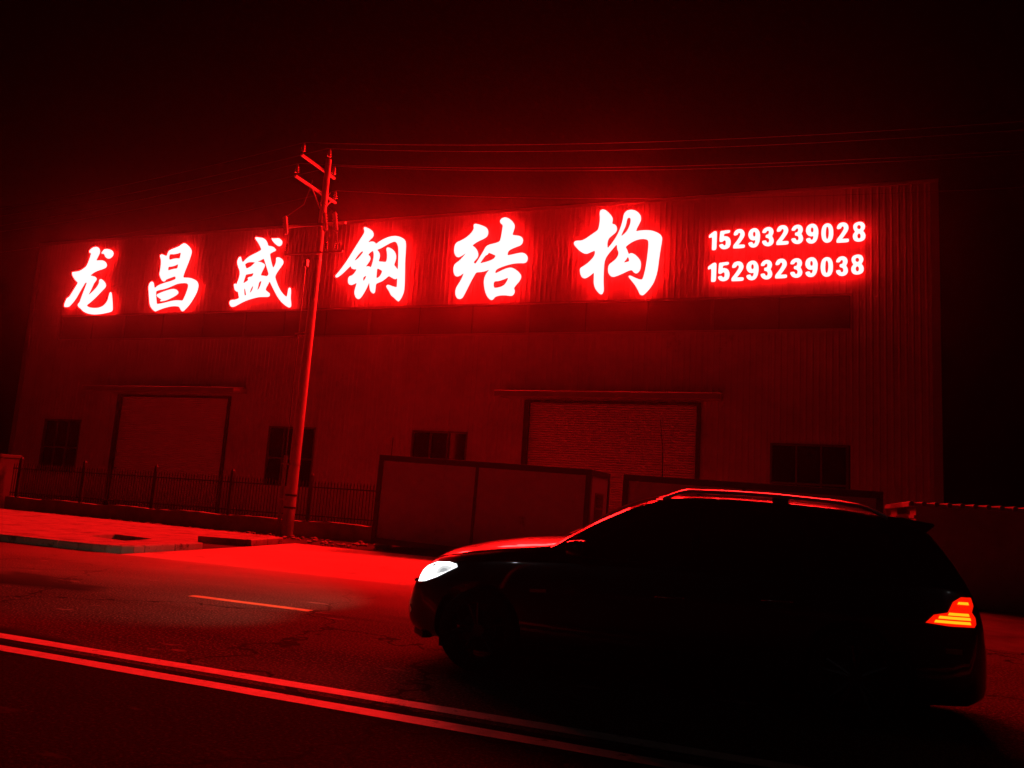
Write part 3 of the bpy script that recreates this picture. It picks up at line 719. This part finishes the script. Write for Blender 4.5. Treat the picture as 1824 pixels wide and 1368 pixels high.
# ------------------------------------------------------------------ site cabins
def cabin(x0, y0, length, depth, h, tilt, label, mids, end_window):
    """prefab cabin: front left bottom corner at x0, y0; tilt lifts its left end on blocks"""
    e = empty('site_cabin', (x0 + length / 2, y0 + depth / 2, 0.0))
    e.rotation_euler = (0, tilt, 0)
    L2, D2 = length / 2, depth / 2; zb = math.sin(abs(tilt)) * L2
    f = .15
    box_part('floor_frame', M['cabin_frame'], e, -L2, L2, -D2, D2, zb, zb + .16)
    box_part('roof_frame', M['cabin_frame'], e, -L2, L2, -D2, D2, zb + h - .17, zb + h, bevel=.01)
    for sx in (-1, 1):
        for sy in (-1, 1):
            xa, xb = sorted((sx * L2, sx * (L2 - f))); ya, yb = sorted((sy * D2, sy * (D2 - f)))
            box_part('corner_post', M['cabin_frame'], e, xa, xb, ya, yb, zb + .162, zb + h - .172)
    splits = [-L2 + f] + mids + [L2 - f]
    for i, (a, b) in enumerate(zip(splits, splits[1:])):
        for ya in (-D2 + .03, D2 - .08):
            box_part('wall_panel', M['cabin_panel'], e, a + (.045 if i else .002), b - (.045 if i < len(splits) - 2 else .002), ya, ya + .05, zb + .162, zb + h - .172)
    for a in mids:
        for ya in (-D2 + .01, D2 - .09):
            box_part('post', M['cabin_frame'], e, a - .044, a + .044, ya, ya + .08, zb + .162, zb + h - .172)
    for sx in (-1, 1):
        xa = sx * L2 - (.08 if sx > 0 else -.03)
        box_part('end_panel', M['cabin_panel'], e, xa, xa + .05, -D2 + f + .002, D2 - f - .002, zb + .162, zb + h - .172)
    if end_window:
        w = box_part('window', M['winframe'], e, L2 - .032, L2 - .008, -.45, .45, zb + 1.1, zb + 1.95)
        box_part('pane', M['glass'], w, L2 - .02, L2 - .003, -.41, .41, zb + 1.56, zb + 1.91)
        box_part('pane', M['glass'], w, L2 - .02, L2 - .003, -.41, .41, zb + 1.14, zb + 1.50)
    for sx in (-1, 1):
        for sy in (-1, 1):
            z_ = zb - .02
            box_part('footing_block', M['kerb'], e, sx * (L2 - .3) - .2, sx * (L2 - .3) + .2, sy * (D2 - .25) - .15, sy * (D2 - .25) + .15, -.05 - (zb if sx < 0 else -zb) * .95 , z_ + .018)
    return tag(e, label, 'cabin', 'prefab site cabins')
cabin(-11.66, 20.45, 6.42, 2.25, 2.56, math.radians(1.2), 'dark framed prefab cabin left of the car with a small end window', [-.08], True)
cabin(-4.38, 20.45, 6.18, 2.25, 2.36, math.radians(1.1), 'dark framed prefab cabin half hidden behind the car roof', [-.05], False)
# antenna rods poking up behind the cabins
o = MB().tube([(0, 0, 0), (-.02, 0, .9), (-.11, 0, 1.75)], [.02, .015, .01], 6).build('antenna_rod', M['fence'], None, (-3.55, 21.9, 2.33))
tag(o, 'thin leaning rod standing on the roof of the cabin behind the car', 'rod', 'thin rods')
o = MB().tube([(0, 0, 0), (.03, 0, 1.9), (.05, 0, 3.35)], [.02, .015, .01], 6).build('antenna_rod', M['fence'], None, (-12.05, 21.9, -.03))
tag(o, 'thin upright rod beside the left end of the cabin with an end window', 'rod', 'thin rods')

# low shed at the right with a ribbed roof edge
sh = tag(empty('low_shed', (7.3, 21.5, 0)), 'low dark shed with ribbed roof edge at the right, behind the car tail', 'shed')
box_part('wall', M['shed'], sh, -4.95, 5, -2.45, 2.5, -.03, 2.02)
box_part('wall_band', M['trim'], sh, -4.985, -4.952, -2.45, 2.5, 1.78, 1.84)
for i in range(43):
    a = -5.05 + i * .24
    link('roof_tile', bpy.data.meshes.get('roof_tile') or MB().tube([(0, -2.62, 0), (0, 2.6, 0)], .05, 8).mesh('roof_tile', 50), M['tile'], sh, (a, 0, 2.09))
box_part('roof_deck', M['trim'], sh, -5.1, 5.1, -2.55, 2.55, 2.022, 2.10)

# ------------------------------------------------------------------ utility pole
PX, PY = -15.58, 21.9
up = tag(empty('utility_pole', (PX, PY, -.03)), 'tall tapered concrete utility pole in front of the warehouse', 'utility pole')
def ux(z): return 0.16 * z / 12.9          # the pole leans slightly
MB().tube([(0, 0, 0), (ux(6.4), 0, 6.4), (ux(12.9), 0, 12.9)], [.19, .145, .095], 20).build('shaft', M['pole'], up, smooth=40)
for z in (.95, 1.35, 2.35, 6.7, 9.3, 10.52):
    r = .19 - .095 * z / 12.9
    MB().tube([(ux(z), 0, z - .03), (ux(z), 0, z + .03)], r + .012, 20).build('clamp_band', M['galv'] if z > 2 else M['fence'], up)
def insulator(p, h=.3):
    c = MB(); prof = [(.0, 0), (.018, 0), (.018, h * .25)]
    for i in range(3):
        z = h * (.28 + .22 * i); prof += [(.05, z), (.075 - .008 * i, z + .012), (.04, z + .06)]
    prof += [(.03, h), (0, h)]
    return c.lathe(prof, 'z', 12).build('insulator', M['porcelain'], up, p, smooth=35)
for z, ya, yb in ((12.48, -1.35, .62), (11.66, -1.55, .85)):
    o = MB().box(ux(z) - .04 - .12, ux(z) + .04 - .12, ya, yb, z - .035, z + .035).build('crossarm', M['galv'], up)
    for y in (ya + .06, yb - .06): insulator((ux(z) - .12, y, z + .04), .38)
insulator((ux(12.9), 0, 12.9), .38)
for s in (-1, 1):
    MB().tube([(ux(11.2) - .1, s * .05, 11.1), (ux(11.6) - .12, s * .58, 11.62)], .022, 6).build('brace', M['galv'], up)
MB().box(-1.25 + ux(10.5), 1.05 + ux(10.5), -.17, -.10, 10.46, 10.54).build('fuse_arm', M['galv'], up)
for dx in (-1.12, .46, .86):
    fz = 10.5; X = dx + .0
    fu = MB().box(X - .03, X + .03, -.24, -.18, fz - .05, fz + .05).build('fuse_cutout', M['galv'], up)
    cb = MB()
    cb.tube([(X + .03, -.26, fz - .32), (X - .07, -.26, fz + .32)], .06, 12)
    for q in range(6): cb.tube([(X + .02 - q * .016, -.26, fz - .25 + q * .1), (X + .014 - q * .016, -.26, fz - .22 + q * .1)], .085, 12)
    cb.build('body', M['grey_porcelain'], fu)
    MB().tube([(X + .16, -.38, fz - .34), (X + .05, -.40, fz + .27)], .032, 8).build('fuse_tube', M['shutter'], fu)
    cl = MB(); cl.tube([(X - .06, -.26, fz + .29), (X + .05, -.40, fz + .29)], .026, 6); cl.tube([(X + .02, -.26, fz - .31), (X + .16, -.38, fz - .34)], .026, 6)
    cl.build('contact', M['galv'], fu)
    ar = MB(); prof = [(0, 0), (.03, 0)]
    for i in range(4): prof += [(.055, .03 + i * .07), (.03, .06 + i * .07)]
    prof += [(.02, .32), (0, .32)]
    ar.lathe(prof, 'z', 10, (X + .08, -.2, 9.55)); ar.build('surge_arrester', M['porcelain'], up, smooth=35)
    jp = MB(); jp.tube([(X + .16, -.38, fz - .34), (X + .2, -.36, 10.0), (X + .08, -.2, 9.88)], .008, 5); jp.tube([(X - .06, -.26, fz + .3), (X * .4, -.3, 11.2), (ux(11.6) - .12, -.6 if dx < 0 else .5, 11.9)], .008, 5)
    jp.build('jumper_wire', M['wire'], up)
MB().box(-1.25 + ux(9.5), 1.05 + ux(9.5), -.17, -.12, 9.47, 9.53).build('arrester_arm', M['galv'], up)
bx = MB().box(-.36, -.2, -.16, -.02, 9.05, 9.3).build('cable_head', M['galv'], up, bevel=.015)
MB().tube([(-.28, -.1, 9.1), (-.27, -.1, 6.7), (-.27, -.1, 2.5)], .018, 8).build('cable', M['wire'], up)
MB().tube([(-.27, -.1, 2.62), (-.28, -.1, 0)], .06, 12).build('conduit', M['pvc'], up, smooth=40)
for z in (6.7, 2.35, 1.2): MB().box(-.36, -.05, -.19, -.01, z - .025, z + .025).build('bracket', M['galv'], up)

# overhead lines running along the road
wl = [(-1.29, 12.9, 'highest'), (.56, 12.88, 'second highest'), (-1.49, 12.08, 'third'), (.79, 12.06, 'fourth'), (0, 13.28, 'pole-top')]
for dy, z, nm in wl:
    for sx, side in ((-1, 'left'), (1, 'right')):
        pts = []
        for i in range(25):
            t = i / 24; pts.append((PX + .05 + sx * 48 * t, PY + dy, z - 4 * 1.6 * t * (1 - t)))
        o = MB().tube(pts, .0045, 5).build('overhead_wire', M['wire'])
        tag(o, 'thin %s overhead wire running %s from the utility pole' % (nm, side), 'wire', 'overhead wires')

# ------------------------------------------------------------------ car
CX, CY = -1.19, 8.14
car = tag(empty('car', (CX, CY, 0)), 'black sport utility car facing left with headlamps on', 'car')
def T(tab):
    xs = [a for a, _ in tab]; ys = [b for _, b in tab]
    return lambda x: float(np.interp(x, xs, ys))
Zb = T([(-2.64, .42), (-2.55, .30), (-2.3, .24), (-1, .20), (1.4, .20), (2.0, .20), (2.45, .23), (2.62, .31)])
Wd = T([(-2.64, .40), (-2.60, .60), (-2.5, .76), (-2.35, .86), (-2.15, .92), (-1.7, .96), (-.8, .965), (1.65, .97), (2.1, .945), (2.35, .915), (2.5, .87), (2.58, .79), (2.62, .62)])
Be = T([(-2.64, .58), (-2.56, .64), (-2.48, .72), (-2.40, .84), (-2.3, .93), (-2.0, 1.0), (-1.5, 1.06), (-1.0, 1.09), (0, 1.11), (1.5, 1.14), (2.32, 1.16), (2.47, 1.10), (2.54, 1.0), (2.59, .80), (2.62, .64)])
Te = T([(-2.64, .60), (-2.56, .68), (-2.48, .78), (-2.40, .90), (-2.32, .97), (-2.2, 1.025), (-1.9, 1.09), (-1.5, 1.15), (-1.12, 1.20), (-1.0, 1.225), (-.86, 1.32), (-.58, 1.49), (-.28, 1.64), (-.08, 1.71), (.2, 1.75), (.6, 1.76), (1.0, 1.755), (1.5, 1.73), (1.86, 1.69), (2.10, 1.645), (2.21, 1.57), (2.35, 1.38), (2.45, 1.22), (2.53, 1.06), (2.59, .84), (2.62, .66)])
Tw = T([(-2.64, .30), (-2.58, .46), (-2.48, .62), (-2.3, .74), (-2.0, .80), (-1.5, .82), (-.95, .82), (-.5, .76), (-.02, .69), (.6, .67), (1.5, .66), (2.12, .63), (2.34, .71), (2.47, .77), (2.56, .72), (2.62, .50)])
Cr = T([(-2.64, .02), (-2.4, .05), (-2.2, .09), (-1.5, .105), (-1.1, .09), (-.95, .09), (-.5, .12), (-.1, .08), (0, .065), (.6, .055), (2.0, .04), (2.3, .05), (2.62, .02)])
def section(x):
    zb, w, be, te, tw, cr = Zb(x), Wd(x), Be(x), Te(x), Tw(x), Cr(x)
    p = [(0, zb), (w * .82, zb), (w - .035, zb + .07), (w - .01, zb + (be - zb) * .35), (w, zb + (be - zb) * .72), (w - .03, be), (w - .055, be + .02 * min(1, (te - be) / .1)), (tw, te), (tw * .82, te + cr * .40), (tw * .45, te + cr * .84), (0, te + cr)]
    for _ in range(2):
        q = [p[0]]
        for a, b in zip(p, p[1:]):
            q += [(a[0] * .75 + b[0] * .25, a[1] * .75 + b[1] * .25), (a[0] * .25 + b[0] * .75, a[1] * .25 + b[1] * .75)]
        q.append(p[-1]); p = q
    return p
xs_ = sorted(set([-2.64, -2.62, -2.60, -2.57, -2.53, -2.48] + [round(-2.44 + i * .07, 3) for i in range(68)] + [2.34, 2.40, 2.45, 2.5, 2.54, 2.57, 2.6, 2.62]))
xs_ = [x for x in xs_ if x <= 2.62]
bm = bmesh.new(); rings = []
for x in xs_:
    s = section(x)
    ring = [bm.verts.new((x, -y, z)) for y, z in s] + [bm.verts.new((x, y, z)) for y, z in s[-2:0:-1]]
    rings.append(ring)
for a, b in zip(rings, rings[1:]):
    n = len(a)
    for i in range(n): bm.faces.new((a[i], a[(i + 1) % n], b[(i + 1) % n], b[i]))
bm.faces.new(rings[0]); bm.faces.new(rings[-1][::-1])
bmesh.ops.recalc_face_normals(bm, faces=bm.faces)
bme = bpy.data.meshes.new('body'); bm.to_mesh(bme); bm.free()
body = link('body', bme, M['carpaint'])
WHX = (-1.70, 1.63); WR = .385
cutm = MB()
for wx in WHX:
    for s in (-1, 1):
        ya, yb = sorted((s * .60, s * 1.2)); sg = 40; n0 = len(cutm.v)
        for yy in (ya, yb):
            for j in range(sg):
                t = 2 * math.pi * j / sg
                cutm.v.append((wx + .455 * math.cos(t), yy, WR + .01 + .455 * math.sin(t)))
        cutm.f += [(n0 + j, n0 + (j + 1) % sg, n0 + sg + (j + 1) % sg, n0 + sg + j) for j in range(sg)]
        cutm.f += [tuple(n0 + j for j in range(sg))[::-1], tuple(n0 + sg + j for j in range(sg))]
cut = link('arch_cutter', cutm.mesh('arch_cutter'), M['carplastic'])
md = body.modifiers.new('arches', 'BOOLEAN'); md.operation = 'DIFFERENCE'; md.object = cut; md.solver = 'EXACT'
dg = bpy.context.evaluated_depsgraph_get()
nme = bpy.data.meshes.new_from_object(body.evaluated_get(dg)); nme.name = 'car_body'
body.modifiers.clear(); body.data = nme; bpy.data.objects.remove(cut)
nme.materials.clear(); nme.materials.append(M['carpaint'])
for p in nme.polygons: p.use_smooth = True; p.material_index = 0
nme.set_sharp_from_angle(angle=math.radians(38))
body.parent = car

def side_y(x, z):
    s = section(max(-2.639, min(2.619, x))); best = 0.0
    for (y0, z0), (y1, z1) in zip(s, s[1:]):
        if min(z0, z1) - 1e-6 <= z <= max(z0, z1) + 1e-6 and abs(z1 - z0) > 1e-6:
            best = max(best, y0 + (y1 - y0) * (z - z0) / (z1 - z0))
    return best
def top_z(x, y):
    s = section(max(-2.639, min(2.619, x))); y = abs(y); best = 0.0
    for (y0, z0), (y1, z1) in zip(s, s[1:]):
        if min(y0, y1) - 1e-6 <= y <= max(y0, y1) + 1e-6 and abs(y1 - y0) > 1e-6:
            best = max(best, z0 + (z1 - z0) * (y - y0) / (y1 - y0))
    return best
def patch(name, poly, m, mode, side=1, off=.006, skirt=.02, step=.05, parent=None):
    """a panel that follows the body: poly in (x, z) for the sides, in (x, y) for the top"""
    pts = []
    for i in range(len(poly)):
        a, b = Vector(poly[i]), Vector(poly[(i + 1) % len(poly)])
        k = max(1, int((b - a).length / step))
        pts += [a.lerp(b, j / k) for j in range(k)]
    nb = len(pts)
    def inside(p):
        c = False
        for i in range(nb):
            a, b = pts[i], pts[i - 1]
            if (a.y > p.y) != (b.y > p.y) and p.x < (b.x - a.x) * (p.y - a.y) / (b.y - a.y) + a.x: c = not c
        return c
    x0, x1 = min(p.x for p in pts), max(p.x for p in pts); y0, y1 = min(p.y for p in pts), max(p.y for p in pts)
    inner = []
    yy = y0 + step / 2
    while yy < y1:
        xx = x0 + step / 2
        while xx < x1:
            q = Vector((xx, yy))
            if inside(q) and min((q - b).length for b in pts) > step * .35: inner.append(q)
            xx += step
        yy += step
    v, e, f, *_ = delaunay_2d_cdt(pts + inner, [], [list(range(nb))], 1, 1e-5)
    mb = MB()
    def P3(q, o):
        if mode == 'side': return (q.x, -side * (side_y(q.x, q.y) + o), q.y)
        return (q.x, q.y, top_z(q.x, q.y) + o)
    mb.v = [P3(q, off) for q in v]; mb.f = [tuple(t) for t in f]
    n = len(mb.v); mb.v += [P3(q, off - skirt) for q in pts]
    mb.f += [(i, (i + 1) % nb, n + (i + 1) % nb, n + i) for i in range(nb)]
    return mb.build(name, m, parent if parent is not None else car, smooth=50)

# glazing and panels
patch('windscreen', [(-.93, -.76), (-.93, .76), (-.5, .70), (-.08, .61), (-.08, -.61), (-.5, -.70)], M['carglass'], 'top', off=.004, step=.09)
patch('bonnet', [(-2.44, -.55), (-2.30, -.70), (-2.0, -.77), (-1.0, -.79), (-1.0, .79), (-2.0, .77), (-2.30, .70), (-2.44, .55)], M['carpaint'], 'top', off=.007, step=.09)
patch('rear_window', [(2.23, -.55), (2.42, -.66), (2.42, .66), (2.23, .55)], M['carglass'], 'top', off=.006, step=.05)
patch('sunroof', [(.12, -.50), (.12, .50), (.95, .50), (.95, -.50)], M['carglass'], 'top', off=.004, step=.1)
for s in (1, -1):
    patch('side_window', [(-.80, 1.16), (-.42, 1.42), (-.08, 1.60), (.12, 1.66), (.28, 1.675), (.28, 1.16)], M['carglass'], 'side', s, .003)
    patch('side_window', [(.34, 1.16), (.34, 1.675), (.8, 1.685), (1.2, 1.67), (1.2, 1.175)], M['carglass'], 'side', s, .003)
    patch('side_window', [(1.27, 1.19), (1.27, 1.665), (1.6, 1.64), (1.86, 1.60), (2.06, 1.30), (1.98, 1.21)], M['carglass'], 'side', s, .003)
    for poly in ([(-.98, .40), (-1.0, 1.02), (-.85, 1.09), (.29, 1.11), (.29, .40)], [(.33, .40), (.33, 1.11), (1.22, 1.13), (1.38, 1.02), (1.26, .86), (1.14, .66), (1.08, .40)]):
        dr = patch('door', poly, M['carpaint'], 'side', s, .005, step=.08)
        hx, hz_ = (.12, -.07) if poly[0][0] < 0 else (1.02, -.01)
        hy = -s * (side_y(hx, .9) + .035)
        MB().tube([(hx - .12, hy + s * .03, .945 + hz_), (hx - .09, hy, .95 + hz_), (hx + .09, hy, .955 + hz_), (hx + .12, hy + s * .03, .955 + hz_)], [.012, .016, .016, .012], 8).build('handle', M['chrome'], dr, smooth=50)
    patch('sill_trim', [(-1.2, .25), (-1.2, .33), (1.12, .33), (1.12, .25)], M['carplastic'], 'side', s, .02)
    patch('side_moulding', [(-.95, .50), (-.95, .545), (1.05, .545), (1.05, .50)], M['carpaint'], 'side', s, .018)
    patch('fender_vent', [(-1.17, .80), (-1.17, .83), (-1.01, .84), (-1.01, .81)], M['chrome'], 'side', s, .01)
    pt = [(x_, -s * (side_y(x_, Te(x_) - .018) - .004), Te(x_) - .012) for x_ in [-1.02 + q * .08 for q in range(13)]]
    rib = MB(); k_ = len(pt)  # added strip, angled to mirror the sign as a pillar highlight
    for q in range(k_):
        t_ = (Vector(pt[min(q + 1, k_ - 1)]) - Vector(pt[max(q - 1, 0)])).normalized()
        n_ = Vector((-.37, -s * .33, .87)); n_ = (n_ - t_ * n_.dot(t_)).normalized(); l_ = t_.cross(n_) * s
        c_ = Vector(pt[q]) + n_ * .004
        rib.v += [tuple(c_ + l_ * a + n_ * b) for a, b in ((-.034, -.02), (-.03, .012), (.03, .012), (.034, -.02))]
    for q in range(k_ - 1):
        for j in range(4): rib.f.append((q * 4 + j, q * 4 + (j + 1) % 4, (q + 1) * 4 + (j + 1) % 4, (q + 1) * 4 + j))
    rib.f += [(0, 1, 2, 3), tuple(4 * (k_ - 1) + j for j in (3, 2, 1, 0))]
    rib.build('pillar_highlight_strip', M['highlight_strip'], car)
    # roof rails
    yr = .60
    rail = []
    for i in range(26):
        x = -.02 + i * (1.92 / 25)
        up_ = min(1, min(i, 25 - i) / 2.5)
        rail.append((x, -s * yr, top_z(x, yr) + .006 + .055 * up_))
    rm = MB(); k_ = len(rail)
    for x_, y_, z_ in rail:
        o_ = -s                                    # outward
        rm.v += [(x_, y_ + o_ * a, z_ + b) for a, b in ((-.022, -.022), (-.022, .019), (.022, .010), (.026, -.004), (.020, -.022))]
    for q in range(k_ - 1):
        for j in range(5): rm.f.append((q * 5 + j, q * 5 + (j + 1) % 5, (q + 1) * 5 + (j + 1) % 5, (q + 1) * 5 + j))
    rm.f += [(0, 1, 2, 3, 4), tuple(5 * (k_ - 1) + j for j in (4, 3, 2, 1, 0))]
    rr = rm.build('roof_rail', M['satin'], car)
    MB().box(.96, 1.10, -s * yr - .018, -s * yr + .018, top_z(1.03, yr) - .02, top_z(1.03, yr) + .05).build('rail_foot', M['carplastic'], rr)
    # mirror
    mx_, mz = -.70, 1.235
    my = -s * (side_y(-.7, 1.14))
    mm = MB(); n0 = 0
    prof = [(-.10, .02, .03), (-.09, .055, .065), (-.03, .075, .08), (.05, .078, .085), (.07, .07, .078)]   # x, half y, half z
    for dx, hy2, hz in prof:
        for j in range(16):
            t = 2 * math.pi * j / 16
            ct, st = math.cos(t), math.sin(t)
            sq = lambda c: math.copysign(abs(c) ** .6, c)
            mm.v.append((mx_ + dx, my - s * .17 + sq(ct) * hy2 * 1.3, mz + sq(st) * hz))
    for i in range(len(prof) - 1):
        for j in range(16):
            a, b = i * 16 + j, i * 16 + (j + 1) % 16
            mm.f.append((a, b, b + 16, a + 16))
    mm.f += [tuple(range(16)), tuple(range(64, 80))[::-1]]
    mir = mm.build('wing_mirror', M['carpaint'], car, smooth=50)
    MB().tube([(mx_ + .0, my + s * .03, mz - .07), (mx_ + .0, my - s * .10, mz - .05)], .03, 8).build('stalk', M['carplastic'], mir)
    g = MB(); g.quad(*[(mx_ + .073, my - s * .17 + a * .085, mz + b * .062) for a, b in ((-1, -1), (1, -1), (1, 1), (-1, 1))]); g.build('mirror_glass', M['chrome'], mir)
    # headlamp
    hl = patch('headlamp', [(-2.40, .775), (-2.385, .83), (-2.35, .89), (-2.30, .94), (-2.20, .985), (-2.04, 1.0), (-1.955, .985), (-1.945, .96), (-2.03, .915), (-2.16, .845), (-2.30, .79)], M['headlamp'], 'side', s, .008, step=.035)
    patch('reflector_bowl', [(-2.17, .868), (-2.16, .915), (-2.12, .955), (-2.06, .965), (-2.0, .955), (-1.985, .945), (-2.05, .905)], M['headlamp_bowl'], 'side', s, .012, step=.03, parent=hl)
    patch('projector', [(-2.13, .89), (-2.12, .92), (-2.09, .94), (-2.05, .935), (-2.04, .92), (-2.08, .90)], M['headlamp_inner'], 'side', s, .016, step=.03, parent=hl)
    patch('lamp_trim', [(-2.42, .755), (-2.40, .772), (-2.30, .785), (-2.16, .840), (-2.16, .832), (-2.29, .768)], M['chrome'], 'side', s, .008, step=.04, parent=hl)
    # tail lamp
    tl = patch('tail_lamp', [(2.14, .885), (2.20, .95), (2.30, .975), (2.34, 1.06), (2.40, 1.10), (2.475, 1.10), (2.49, 1.04), (2.475, .99), (2.50, .95), (2.505, .90), (2.49, .875), (2.3, .872)], M['tail'], 'side', s, .012, step=.035)
    for z0, xa, xb in ((.905, 2.20, 2.46), (.938, 2.23, 2.46), (.968, 2.30, 2.45), (1.055, 2.37, 2.45)):
        patch('light_bar', [(xa, z0 - .011), (xa + .01, z0 + .009), (xb, z0 + .009), (xb + .005, z0 - .011)], M['tail_bar'], 'side', s, .02, step=.04, parent=tl)
    # fog lamp recess
    patch('fog_lamp', [(-2.585, .44), (-2.575, .52), (-2.50, .53), (-2.47, .49), (-2.50, .44)], M['chrome'], 'side', s, .006, step=.03)
    patch('side_reflector', [(2.28, .66), (2.28, .70), (2.40, .70), (2.40, .66)], M['reflector'], 'side', s, .006, step=.04)
# front grille, number plates, bumper skirt
gr = MB()
gr.box(-2.668, -2.63, -.36, .36, .60, .64); gr.box(-2.672, -2.63, -.33, .33, .66, .69); gr.box(-2.66, -2.56, -.38, .38, .72, .75)
gr.build('grille', M['chrome'], car, bevel=.004)
MB().box(-2.668, -2.63, -.22, .22, .42, .54).build('number_plate', M['plate'], car)
MB().box(2.61, 2.64, -.22, .22, .70, .82).build('number_plate', M['plate'], car)
sk = MB(); sk.v = [(x, y, z) for z in (.24, .30) for x, y in ((-2.50, -.62), (-2.30, -.84), (-2.24, -.80), (-2.24, .80), (-2.30, .84), (-2.50, .62))]
sk.f = [tuple(range(6))[::-1], tuple(range(6, 12))] + [(i, (i + 1) % 6, 6 + (i + 1) % 6, 6 + i) for i in range(6)]
sk.build('front_skirt', M['carplastic'], car)
sp = MB(); sp.v = [(x, y, z) for y in (-.62, .62) for x, z in ((1.86, 1.70), (2.0, 1.70), (2.25, 1.662), (2.26, 1.645), (2.18, 1.57), (2.08, 1.55))]
sp.f = [tuple(range(6)), tuple(range(6, 12))[::-1]] + [(i, (i + 1) % 6, 6 + (i + 1) % 6, 6 + i) for i in range(6)]
sp.build('spoiler', M['carpaint'], car, bevel=.004)
MB().box(-2.2, 2.2, -.66, .66, .15, .30).build('underbody', M['carplastic'], car)
for y in (-.35, .15):
    MB().tube([(-.98, y, top_z(-.98, y) + .02), (-.9, y + .3, top_z(-.9, y + .3) + .02), (-.87, y + .52, top_z(-.87, min(.7, y + .52)) + .02)], .011, 6).build('wiper', M['carplastic'], car)
# wheels
ty = MB().lathe([(.27, -.115), (.33, -.135), (.37, -.12), (.385, -.085), (.385, .085), (.37, .12), (.33, .135), (.27, .115), (.255, .0), (.27, -.115)], 'y', 40).mesh('tyre', 40)
rimb = MB().lathe([(.272, -.10), (.262, -.085), (.25, 0), (.262, .10)], 'y', 36)
rimb.lathe([(0, -.07), (.06, -.075), (.065, -.05)], 'y', 20)
for k in range(5):
    for d in (-.13, .13):
        a = 2 * math.pi * k / 5
        c0, c1 = a + d * .6, a + d * 1.35
        p0 = (.05 * math.cos(c0), -.055, .05 * math.sin(c0)); p1 = (.26 * math.cos(c1), -.088, .26 * math.sin(c1))
        rimb.tube([p0, p1], [.022, .018], 6)
rimm = rimb.mesh('rim', 40)
disc = MB().lathe([(0, -.02), (.17, -.02), (.17, .01), (0, .01)], 'y', 24).mesh('brake_disc', 30)
for wx in WHX:
    for s in (1, -1):
        w = link('wheel', ty, M['tyre'], car, (wx, -s * .825, WR))
        w.rotation_euler = (0, random.uniform(0, 1), (0 if s > 0 else math.pi) + (math.radians(7) if wx < 0 else 0))
        link('rim', rimm, M['alloy'], w)
        link('brake_disc', disc, M['carplastic'], w)
# low-beam lamps inside the headlamps
for s in (1, -1):
    ld = bpy.data.lights.new('headlamp_beam', 'SPOT'); ld.energy = BEAM_W; ld.spot_size = math.radians(56); ld.spot_blend = 1.0
    ld.shadow_soft_size = .06; ld.color = (1.0, .82, .58)
    lo = bpy.data.objects.new('headlamp_beam', ld); COL.objects.link(lo); lo.parent = car
    lo.location = (-2.46, -s * .80, .86)
    d = Vector((-1, .30, -.19)); lo.rotation_euler = d.to_track_quat('-Z', 'Y').to_euler(); lo.scale = (1, .36, 1)     # flat low-beam fan

# ------------------------------------------------------------------ street lamps added out of view to make glints on the car
def added_street_lamp(x, y, label):
    e = tag(empty('added_street_lamp', (x, y, -.03)), label, 'street lamp', 'added street lamps on the near roadside')
    MB().tube([(0, 0, 0), (0, 0, 4), (0, 0, 7.6)], [.09, .07, .05], 12).build('post', M['galv'], e, smooth=40)
    MB().tube([(0, 0, 7.55), (0, .6, 7.85), (0, 1.6, 7.95)], [.04, .035, .03], 8).build('arm', M['galv'], e, smooth=40)
    MB().box(-.14, .14, 1.5, 2.2, 7.90, 8.0).build('lamp_head', M['galv'], e, bevel=.02)
    MB().box(-.055, .055, 1.72, 2.0, 7.85, 7.898).build('lens', M['lamp_lens'], e, bevel=.01)
added_street_lamp(-9.0, -9.5, 'tall grey added street lamp out of view on the near roadside, further left')
added_street_lamp(11.0, -9.5, 'tall grey added street lamp out of view on the near roadside, further right')

# ------------------------------------------------------------------ night haze lit by the sign
hz = MB().box(-GR - 4, GR + 4, -GR - 4, GR + 4, -1.6, 17.5).build('haze', None)
hm = bpy.data.materials.new('haze_air'); hm.use_nodes = True
nt = hm.node_tree; nt.nodes.clear()
out = nt.nodes.new('ShaderNodeOutputMaterial'); pv_ = nt.nodes.new('ShaderNodeVolumePrincipled')
pv_.inputs['Color'].default_value = (.9, .9, .9, 1); pv_.inputs['Density'].default_value = HAZE_D; pv_.inputs['Anisotropy'].default_value = 0.935
nt.links.new(pv_.outputs[0], out.inputs['Volume'])
hz.data.materials.append(hm); tag(hz, kind='stuff', label='thin night haze glowing red around the sign', cat='haze')
